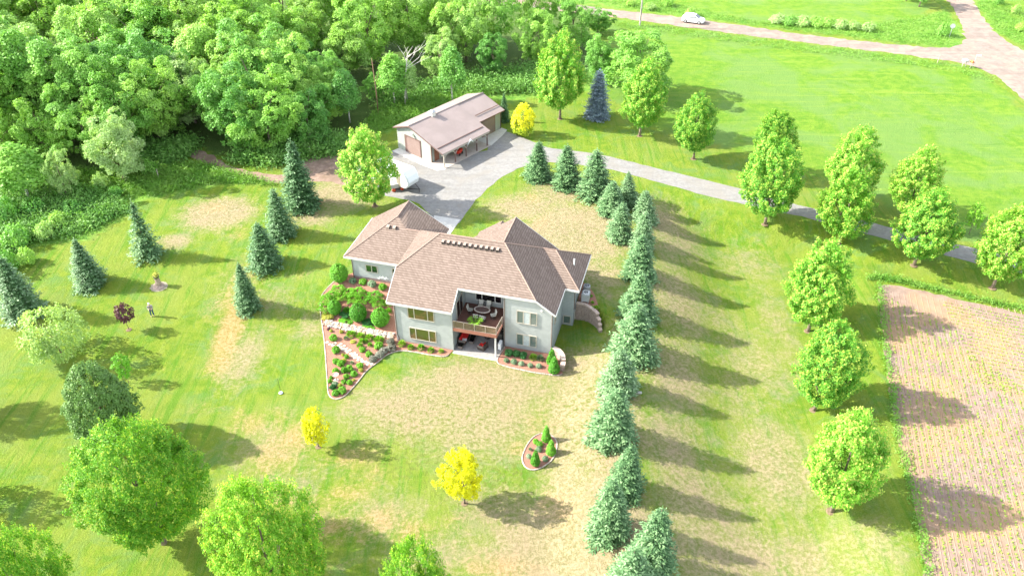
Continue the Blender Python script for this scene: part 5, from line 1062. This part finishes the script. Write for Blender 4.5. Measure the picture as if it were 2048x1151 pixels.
bset([('redb', 125, 135, 45), ('yel', 160, 160, 45), ('yel', 310, 175, 55)], zz5, 7.195, 'tiny sparse plant under the boulder wall', 'sparse plants under the boulder wall')
zzB = lambda x, y: (760+x/9.28, 590+y/9.28)
bset([('hosta', 410, 905, 150, .75), ('hosta', 575, 970, 135, .7), ('fern', 765, 975, 150, .7), ('hosta', 945, 1025, 135, .65), ('hosta', 1135, 1040, 110, .6)], zzB, 9.28, 'bright hosta along the left house front', 'hostas along the left house front')
for lab, x, y, w_, hr in [('biggest clipped globe shrub at the garage corner', 325, 95, 285, 1.05), ('clipped globe shrub, left of three above the boulder wall', 250, 650, 215, 1.15), ('clipped globe shrub, middle of three above the boulder wall', 640, 740, 270, 1.12), ('clipped globe shrub, right of three above the boulder wall', 1005, 820, 290, 1.05)]: bush('globe', *zzF(x, y), w_/8.22, lab, 'clipped globe shrubs', hr)
bset([('greyb', 550, 190, 110), ('shrub', 705, 205, 110), ('greyb', 865, 240, 125), ('shrub', 1030, 285, 120)], zzF, 8.22, 'small shrub below the garage wall', 'small shrubs below the garage wall')
bset([('feather', 310, 350, 250, .5), ('feather', 480, 400, 240, .45), ('feather', 620, 400, 270, .5), ('feather', 700, 500, 240, .45), ('feather', 900, 460, 270, .5), ('feather', 960, 560, 240, .45), ('feather', 360, 460, 220, .4), ('feather', 560, 500, 230, .45)], zzF, 8.22, 'feathery bright shrub mid slope beside the house', 'feathery shrubs beside the house')
bset([('feather', 130, 520, 260, .5), ('feather', 100, 650, 240, .5), ('yel', 130, 770, 190, .4), ('feather', 190, 440, 220, .5), ('hosta', 1120, 560, 130, .8), ('fern', 1130, 680, 110, .8)], zzF, 8.22, 'low leafy mass of the upper left bed', 'low plants of the upper left bed')
bset([('dark', 430, 720, 190, .25), ('shrub', 420, 850, 200, .15), ('dark', 790, 860, 190, .22), ('shrub', 790, 960, 190, .15), ('fern', 450, 650, 150, .3)], zzF, 8.22, 'flat green ground cover between the globes', 'ground cover between the globes')
bset([('dark', 430, 300, 180), ('dark', 605, 320, 170), ('dark', 755, 360, 170)], zz10, 11.378, 'dark green shrub under the right wing', 'dark shrubs under the right wing')
bset([('hosta', 985, 395, 190, .7), ('gfan', 1150, 420, 180, .7)], zz10, 11.378, 'white-flecked shrub before the right wing', 'white-flecked shrubs before the right wing')
bset([('greyb', 375, 470, 110), ('greyb', 540, 495, 130), ('greyb', 720, 540, 120), ('greyb', 920, 585, 115), ('greyb', 1115, 600, 125)], zz10, 11.378, 'small grey green mound at the right bed front', 'grey green mounds of the right bed')
def cone(bx, by, tp, wpx, lab, grp):
    P = G(bx, by-wpx*.22); h = solve_h(P, tp); w_ = wid(P, wpx); plant('arborvitae', 'cone', lab, 'shrub', P, w_, h/2.3, rng0.uniform(0, 6), grp, 0, 'foliage')
cone(*zz10(1400, 590), zz10(0, 190)[1], 235/11.378, 'cone arborvitae nearer the house corner', 'arborvitae at the house corner'); cone(*zz10(1450, 775), zz10(0, 385)[1], 262/11.378, 'cone arborvitae nearer the lawn at the corner', 'arborvitae at the house corner')
bset([('shrub', 510, 430, 50), ('fern', 530, 540, 65), ('fern', 540, 610, 70), ('hosta', 590, 665, 85)], zz9, 8.225, 'small green plant beside the air conditioner', 'small plants beside the air conditioner')
for (bx, by, tp, w_), lab in zip([((650), 470, 105, 195), (750, 745, 410, 212), (425, 965, 620, 205)], ['at the back of the island bed', 'at the right of the island bed', 'at the front of the island bed']):
    cone(*zzI(bx, by), zzI(0, tp)[1], w_/10.46, 'small cone arborvitae '+lab, 'arborvitae of the island bed')
bset([('shrub', 430, 450, 105), ('shrub', 510, 510, 125), ('greyb', 490, 610, 120), ('gfan', 320, 610, 85), ('greyb', 285, 755, 100), ('greyb', 630, 805, 120)], zzI, 10.46, 'low plant of the island bed', 'low plants of the island bed')
# bird bath
bb = thing('bird_bath', 'terracotta rimmed bird bath in the lower left bed', 'bird bath', G(*zz5(235, 868))); M_st = pmat('bird_bath_stone', (.60, .48, .42), .8)
m = MB(); m.lathe([(.26, 0), (.26, .06), (.1, .12), (.07, .35), (.08, .6), (.12, .66)], 12); m.build('pedestal', M_st, bb)
m = MB(); m.lathe([(.1, .66), (.30, .74), (.34, .82), (.30, .82), (.22, .76), (.01, .74)], 16); m.build('bowl', pmat('terracotta_rim', (.55, .30, .24), .8), bb)
# stump planter with mulch ring
sp = thing('stump_planter', 'tree stump planter with flowers on the left lawn', 'stump', G(318, 571)); rgn = random.Random(3)
m = MB(); m.tube([(0, 0, -.05), (0, 0, .2), (.02, 0, .6), (0, 0, 1.15)], [.75, .38, .28, .27], 10); m.build('stump', pmat('weathered_stump', (.36, .27, .22), .9, .1, 0, .25, 6, .03), sp)
m = MB(); m.lathe([(.24, 1.0), (.36, 1.35), (.32, 1.35), (.02, 1.3)], 12); m.build('pot', pmat('olive_pot', (.12, .13, .06), .8), sp)
Vv, Ff, tip, Cc = decid(5, rnd, .36, 1.7, 1.3, 30, 8, .07, .12); link('flowers', mesh_np('flowers', Vv, Ff, [M_yel2]), sp)
P = G(318, 573); ring = [(P[0]+.95*math.cos(a*PI/10)*(1+.12*math.sin(3*a)), P[1]+.85*math.sin(a*PI/10)) for a in range(20)]
drape('bare_patch', ring, gravel('bark_chips', (.24, .21, .14), (.34, .30, .22), 4), .3, .02, kind='structure')['label'] = 'pale chip ring around the stump planter'
# bare mulch rings at the trunks
ringm = gravel('bare_soil_ring', (.15, .11, .065), (.22, .16, .10), 5)
for i, (px, py) in enumerate([(1663, 1022), (1628, 820), (1616, 662), (1530, 448), (1678, 490), (1828, 530), (1985, 575), (1120, 238), (1279, 272), (1387, 318), (750, 412), (929, 1006), (637, 893), (127, 716), (258, 659)]):
    P = G(px, py); rr = .45 if i < 11 else .32; m = MB(); m.lathe([(rr, -.05), (rr*.9, .03), (.05, .06)], 12, c=(0, 0, 0)); o = m.build('bare_patch', ringm, loc=tuple(P)); o['kind'] = 'structure'

# pole with a pale disc in the lawn
gp = thing('disc_pole', 'thin dark pole with a pale disc at its foot on the lawn', 'pole', G(562, 786)); m = MB(); m.tube([(0, 0, 0), (0, 0, 1.9)], .022, 5); m.build('pole', M_dark, gp); m = MB(); m.lathe([(.17, .02), (.2, .08), (.13, .17), (.02, .2)], 10); m.build('disc', pmat('pale_blue_plastic', (.62, .66, .85), .5), gp)
# bit of wood by the spruces
m = MB(); m.bbox(-.35, .35, -.12, .12, 0, .18, .03); P = G(1276, 786); o = m.build('splash_block', M_conc, loc=tuple(P)); tag(o, 'small pale block at the foot of the spruce row', 'block')

# ================================================================ ROAD THINGS
pl = thing('utility_pole', 'tall grey wooden utility pole beside the gravel road', 'utility pole', G(1279.5, 52)); m = MB(); m.tube([(0, 0, 0), (0, 0, 5), (0, 0, 11)], [.17, .15, .12], 8); m.build('pole', pmat('grey_wood_pole', (.36, .33, .29), .9, .1, 0, .15, 3), pl); m = MB(); m.box(-1.2, 1.2, -.06, .06, 10.3, 10.42); m.build('crossarm', pmat('grey_wood_pole', (.36, .33, .29)), pl)
m = MB(); m.box(-.03, .03, -.19, -.15, 1.2, 3.2); m.build('conduit', M_dark, pl)
# car
dirx = np.array(bz(1400, 47, Z1)-bz(1370, 43, Z1)); ca_ = math.atan2(dirx[1], dirx[0])
car = thing('parked_car', 'white small suv driving on the gravel road', 'car', G(1386, 45)+np.array([0, 0, .02]), ca_)
M_car = pmat('white_car_paint', (.80, .80, .83), .25, .6, 0, .01)
def shell(secs, half, name, mat, par):
    m = MB(); vs = []; n = len(secs)
    for x, zl, zu, h0, h1 in secs:
        vs += [(x, -h0, zl), (x, -h0, (zl+zu)/2), (x, -h1, zu), (x, h1, zu), (x, h0, (zl+zu)/2), (x, h0, zl)]
    m.add(vs, [(i*6+j, i*6+(j+1) % 6, i*6+6+(j+1) % 6, i*6+6+j) for i in range(n-1) for j in range(6)]+[tuple(range(6)), tuple(range(n*6-1, n*6-7, -1))]); return m.build(name, mat, par)
shell([(-2.15, .45, .75, .7, .65), (-2.1, .3, 1.0, .88, .8), (-1.4, .3, 1.05, .92, .84), (0, .28, 1.02, .92, .84), (1.0, .28, .98, .92, .82), (1.9, .3, .85, .86, .74), (2.15, .4, .68, .7, .6)], 0, 'body', M_car, car)
cab = shell([(-2.0, 1.0, 1.08, .78, .76), (-1.6, .98, 1.52, .8, .66), (-.4, .98, 1.6, .8, .66), (.35, .98, 1.52, .8, .66), (1.15, .96, 1.02, .78, .74)], 0, 'cabin', M_car, car)
M_cg = pmat('car_glass', (.02, .025, .035), .1, .8)
for s_ in (-1, 1):
    m = MB(); y0 = s_*.775; m.add([(-1.65, s_*.80, 1.06), (.8, s_*.80, 1.06), (.3, s_*.72, 1.42), (-1.5, s_*.70, 1.45)], [(0, 1, 2, 3)]); m.add([(-1.65, s_*.83, 1.06), (.8, s_*.83, 1.06), (.3, s_*.75, 1.42), (-1.5, s_*.73, 1.45)], [(0, 1, 2, 3)]); m.build('side_window', M_cg, cab)
m = MB(); m.add([(1.12, -.66, 1.05), (1.12, .66, 1.05), (.42, .58, 1.50), (.42, -.58, 1.50)], [(0, 1, 2, 3)]); m.add([(1.16, -.66, 1.05), (1.16, .66, 1.05), (.46, .58, 1.52), (.46, -.58, 1.52)], [(0, 1, 2, 3)]); m.build('windscreen', M_cg, cab)
for x in (-1.35, 1.3):
    for y in (-.82, .82):
        m = MB(); m.prism([(x+.34*math.cos(a*PI/8), .34+.34*math.sin(a*PI/8)) for a in range(16)], 1, y-.12, y+.12); wv_ = m.build('wheel', M_dark, car); m = MB(); m.prism([(x+.2*math.cos(a*PI/6), .34+.2*math.sin(a*PI/6)) for a in range(12)], 1, y-.13, y+.13); m.build('rim', M_metalg, wv_)
for y in (-.6, .6): m = MB(); m.bbox(2.02, 2.14, y-.14, y+.14, .6, .74, .02); m.build('headlight', M_metalg, car)
# stop sign seen from behind, street sign, mailboxes
ss = thing('stop_sign', 'small pale sign on a post near the road junction', 'road sign', G(1898, 76), R(-20)); m = MB(); m.tube([(0, 0, 0), (0, 0, 2.2)], .045, 5); m.build('post', M_metalg, ss); m = MB(); m.prism([(.45*math.cos(PI/8+a*PI/4), 2.2+.45*math.sin(PI/8+a*PI/4)) for a in range(8)], 1, -.07, -.04); m.build('sign_plate', M_metalg, ss)
sn = thing('street_sign', 'small white road name sign on a post by the mailboxes', 'road sign', G(1945, 136)); m = MB(); m.tube([(0, 0, 0), (0, 0, 2.3)], .035, 5); m.build('post', M_metalg, sn); m = MB(); m.box(-.05, .75, -.02, .02, 2.05, 2.3); m.build('sign_plate', M_white, sn)
for x, c_, lab in ((1924, M_white, 'white mailbox beside the road junction'), (1930, M_metalg, 'grey mailbox right of the white one'), (1940, pmat('orange_red_box', (.55, .16, .05), .6), 'orange newspaper box beside the mailboxes')):
    mb_ = thing('mailbox', lab, 'mailbox', G(x, 134 if x < 1935 else 136), R(-80)); m = MB(); m.bbox(-.05, .05, -.05, .05, 0, .95, .01); m.build('post', M_tan, mb_); m = MB(); m.prism([(-.16, .95), (.16, .95), (.16, 1.18), (.1, 1.3), (-.1, 1.3), (-.16, 1.18)], 0, -.32, .32); m.build('box', c_, mb_)
for i, (px, py, lab) in enumerate([(1874.5, 126, 'thin brown marker post beside the gravel road'), (318, 357, 'thin pale post in the tall grass by the woods'), (621, 312, 'thin post at the edge of the dirt turnaround'), (1734, 458, 'short dark post by the driveway sapling')]):
    m = MB(); m.tube([(0, 0, 0), (.02, 0, 1.4)], [.06, .045], 5); tag(m.build('marker_post', pmat('post_wood', (.42, .36, .30), .9) if i != 3 else M_dark, loc=tuple(G(px, py))), lab, 'post')
# hedgerow shrubs and small trees beyond the road
M_hr = M_for
hx = [(1555, 46, 30), (1580, 49, 32), (1605, 50, 34), (1630, 51, 34), (1655, 53, 32), (1680, 56, 30), (1705, 59, 26), (1735, 62, 26)]
mk_decid('field_bush', 301, rnd, 1.6, 2.2, .1, 90, 14, .16, .5, [M_for], lmp=.2, nlimb=3, r0=.06)
for i, (px, py, w_) in enumerate(hx): put('hedgerow_bush', 'field_bush', 'hedgerow bush beyond the gravel road, %s from the left' % ordw(i), 'bush', px, py, py-17, w_*1.15, 0, 'hedgerow bushes beyond the gravel road', 1, (2.2, 3.2))
for px, py, tp, w_, lab in [(1884, 72, 43, 24, 'dark bush beside the junction sign'), (1380, 33, 15, 22, 'pale bush above the white car'), (1335, 12, -6, 26, 'dark bush at the top edge near the pole'), (1300, 20, 6, 26, 'low bush right of the utility pole'), (1262, 12, 0, 20, 'small bush left of the utility pole'), (2030, 28, 8, 18, 'small bush at the upper right corner'), (2040, 62, 44, 22, 'bush right of the junction at the right edge'), (1995, 8, -10, 20, 'bush at the top right of the second road')]:
    put('field_bush', 'field_bush', lab, 'bush', px, py, tp, w_, 0, None, 1, (2.2, 3.2))
for i, (px, py, tp, w_) in enumerate([(20, 440, 395, 50), (75, 430, 395, 45), (120, 455, 425, 40), (40, 490, 450, 55), (10, 545, 500, 60), (95, 475, 445, 40), (150, 430, 400, 38), (58, 525, 495, 36), (205, 375, 345, 36), (235, 395, 372, 28), (140, 370, 330, 50), (85, 372, 330, 60), (300, 350, 318, 34)]):
    put('wild_bush', 'field_bush', 'wild bush in the brush at the left edge, %s from the left' % ordw(sorted([20, 75, 120, 40, 10, 95, 150, 58, 205, 235, 140, 85, 300]).index(px)), 'bush', px, py, tp, w_, 0, 'wild bushes at the left edge', 1)
for px, py, tp, w_, lab in [(1838, 14, -60, 62, 'round tree cut by the top edge beside the second road'), (1812, 2, -62, 50, 'left neighbour of the round tree at the top edge'), (1990, -30, -110, 60, 'tree above the top edge shading the second road'), (1860, -22, -100, 60, 'tree beyond the top edge behind the round tree')]:
    put('roadside_tree', 'woodland', lab, 'tree', px, py, tp, w_, 1, None, 1, (17, 12))
# ================================================================ PERSON
def skin(name, joints, edges, mat, par, sub=2):
    me = bpy.data.meshes.new(name); me.from_pydata([j[:3] for j in joints], edges, []); me.materials.append(mat)
    o = link(name, me, par); md = o.modifiers.new('skin', 'SKIN'); sv = me.skin_vertices[0].data if me.skin_vertices else None
    if sv is None:
        bpy.context.view_layer.objects.active = o; sv = me.skin_vertices[0].data
    for i, j in enumerate(joints): sv[i].radius = (j[3], j[4] if len(j) > 4 else j[3]); sv[i].use_root = (i == 0)
    sb = o.modifiers.new('sub', 'SUBSURF'); sb.levels = sub; sb.render_levels = sub
    return o
pe = thing('person', 'person in grey top and blue jeans standing on the left lawn', 'person', G(306, 632), R(15))
M_skin = pmat('skin', (.55, .36, .27), .6, .3, 0, .03); M_jean = pmat('blue_jeans', (.035, .075, .16), .9, .1); M_top = pmat('grey_plaid_top', (.30, .25, .27), .9, .1, 0, .3, 20); M_cap = pmat('white_hair', (.78, .76, .72), .9, .1)
J = [(0, 0, .95, .14, .11), (0, .01, 1.15, .13, .10), (0, .0, 1.38, .15, .10), (0, -.01, 1.50, .055), (0, -.04, 1.58, .075), (0, -.06, 1.68, .09),
     (.19, 0, 1.42, .055), (.25, -.05, 1.16, .042), (.13, -.30, 1.12, .03), (-.19, 0, 1.42, .055), (-.25, -.05, 1.16, .042), (-.13, -.30, 1.12, .03),
     (.10, 0, .9, .09), (.11, .01, .5, .06), (.12, .02, .09, .045), (.13, -.12, .04, .04), (-.10, 0, .9, .09), (-.13, -.02, .5, .06), (-.15, .0, .09, .045), (-.16, -.14, .04, .04)]
ED = [(0, 1), (1, 2), (2, 3), (3, 4), (4, 5), (2, 6), (6, 7), (7, 8), (2, 9), (9, 10), (10, 11), (0, 12), (12, 13), (13, 14), (14, 15), (0, 16), (16, 17), (17, 18), (18, 19)]
for s_, w0 in ((1, 8), (-1, 11)):     # four fingers and a thumb on each hand
    x, y, z = J[w0][:3]
    for k in range(4): b = len(J); J += [(x-s_*(.03-.012*k), y-.07, z-.005-.008*k, .009), (x-s_*(.05-.008*k), y-.10-.004*k, z-.03-.006*k, .008)]; ED += [(w0, b), (b, b+1)]
    b = len(J); J += [(x-s_*.045, y-.03, z+.02, .011)]; ED += [(w0, b)]
skin('body', J, ED, M_skin, pe)
skin('jeans', [(0, 0, .98, .15, .12), (.10, 0, .9, .10), (.11, .01, .5, .075), (.12, .02, .12, .062), (-.10, 0, .9, .10), (-.13, -.02, .5, .075), (-.15, 0, .12, .062)], [(0, 1), (1, 2), (2, 3), (0, 4), (4, 5), (5, 6)], M_jean, pe)
skin('shirt', [(0, 0, 1.0, .16, .13), (0, .01, 1.2, .15, .12), (0, 0, 1.40, .165, .115), (0, 0, 1.47, .09), (.20, 0, 1.42, .07), (.255, -.05, 1.17, .055), (.16, -.24, 1.13, .045), (-.20, 0, 1.42, .07), (-.255, -.05, 1.17, .055), (-.16, -.24, 1.13, .045)], [(0, 1), (1, 2), (2, 3), (2, 4), (4, 5), (5, 6), (2, 7), (7, 8), (8, 9)], M_top, pe)
m = MB(); m.lathe([(.10, 1.66), (.115, 1.72), (.10, 1.79), (.05, 1.83), (.01, 1.84)], 12, c=(0, -.045, 0)); m.build('hair', M_cap, pe, True)
m = MB(); 
for x in (-.035, .035): m.lathe([(.001, -.012), (.012, 0), (.001, .012)], 6, c=(x, -.145, 1.69))
m.build('eyes', M_dark, pe); m = MB(); m.add([(0, -.15, 1.69), (-.018, -.14, 1.655), (.018, -.14, 1.655), (0, -.18, 1.655)], [(0, 1, 3), (0, 3, 2), (1, 2, 3), (0, 2, 1)]); m.build('nose', M_skin, pe)
m = MB(); m.box(-.03, .03, -.149, -.14, 1.625, 1.635); m.build('mouth', pmat('lips', (.4, .15, .13), .5), pe)
ctl = MB(); ctl.bbox(-.09, .09, -.05, .05, -.02, .02, .01); o = ctl.build('remote_control', M_dark); o.location = pe.location+Vector((.09, -.37, 1.13)); tag(o, 'dark remote control held by the standing person', 'remote')
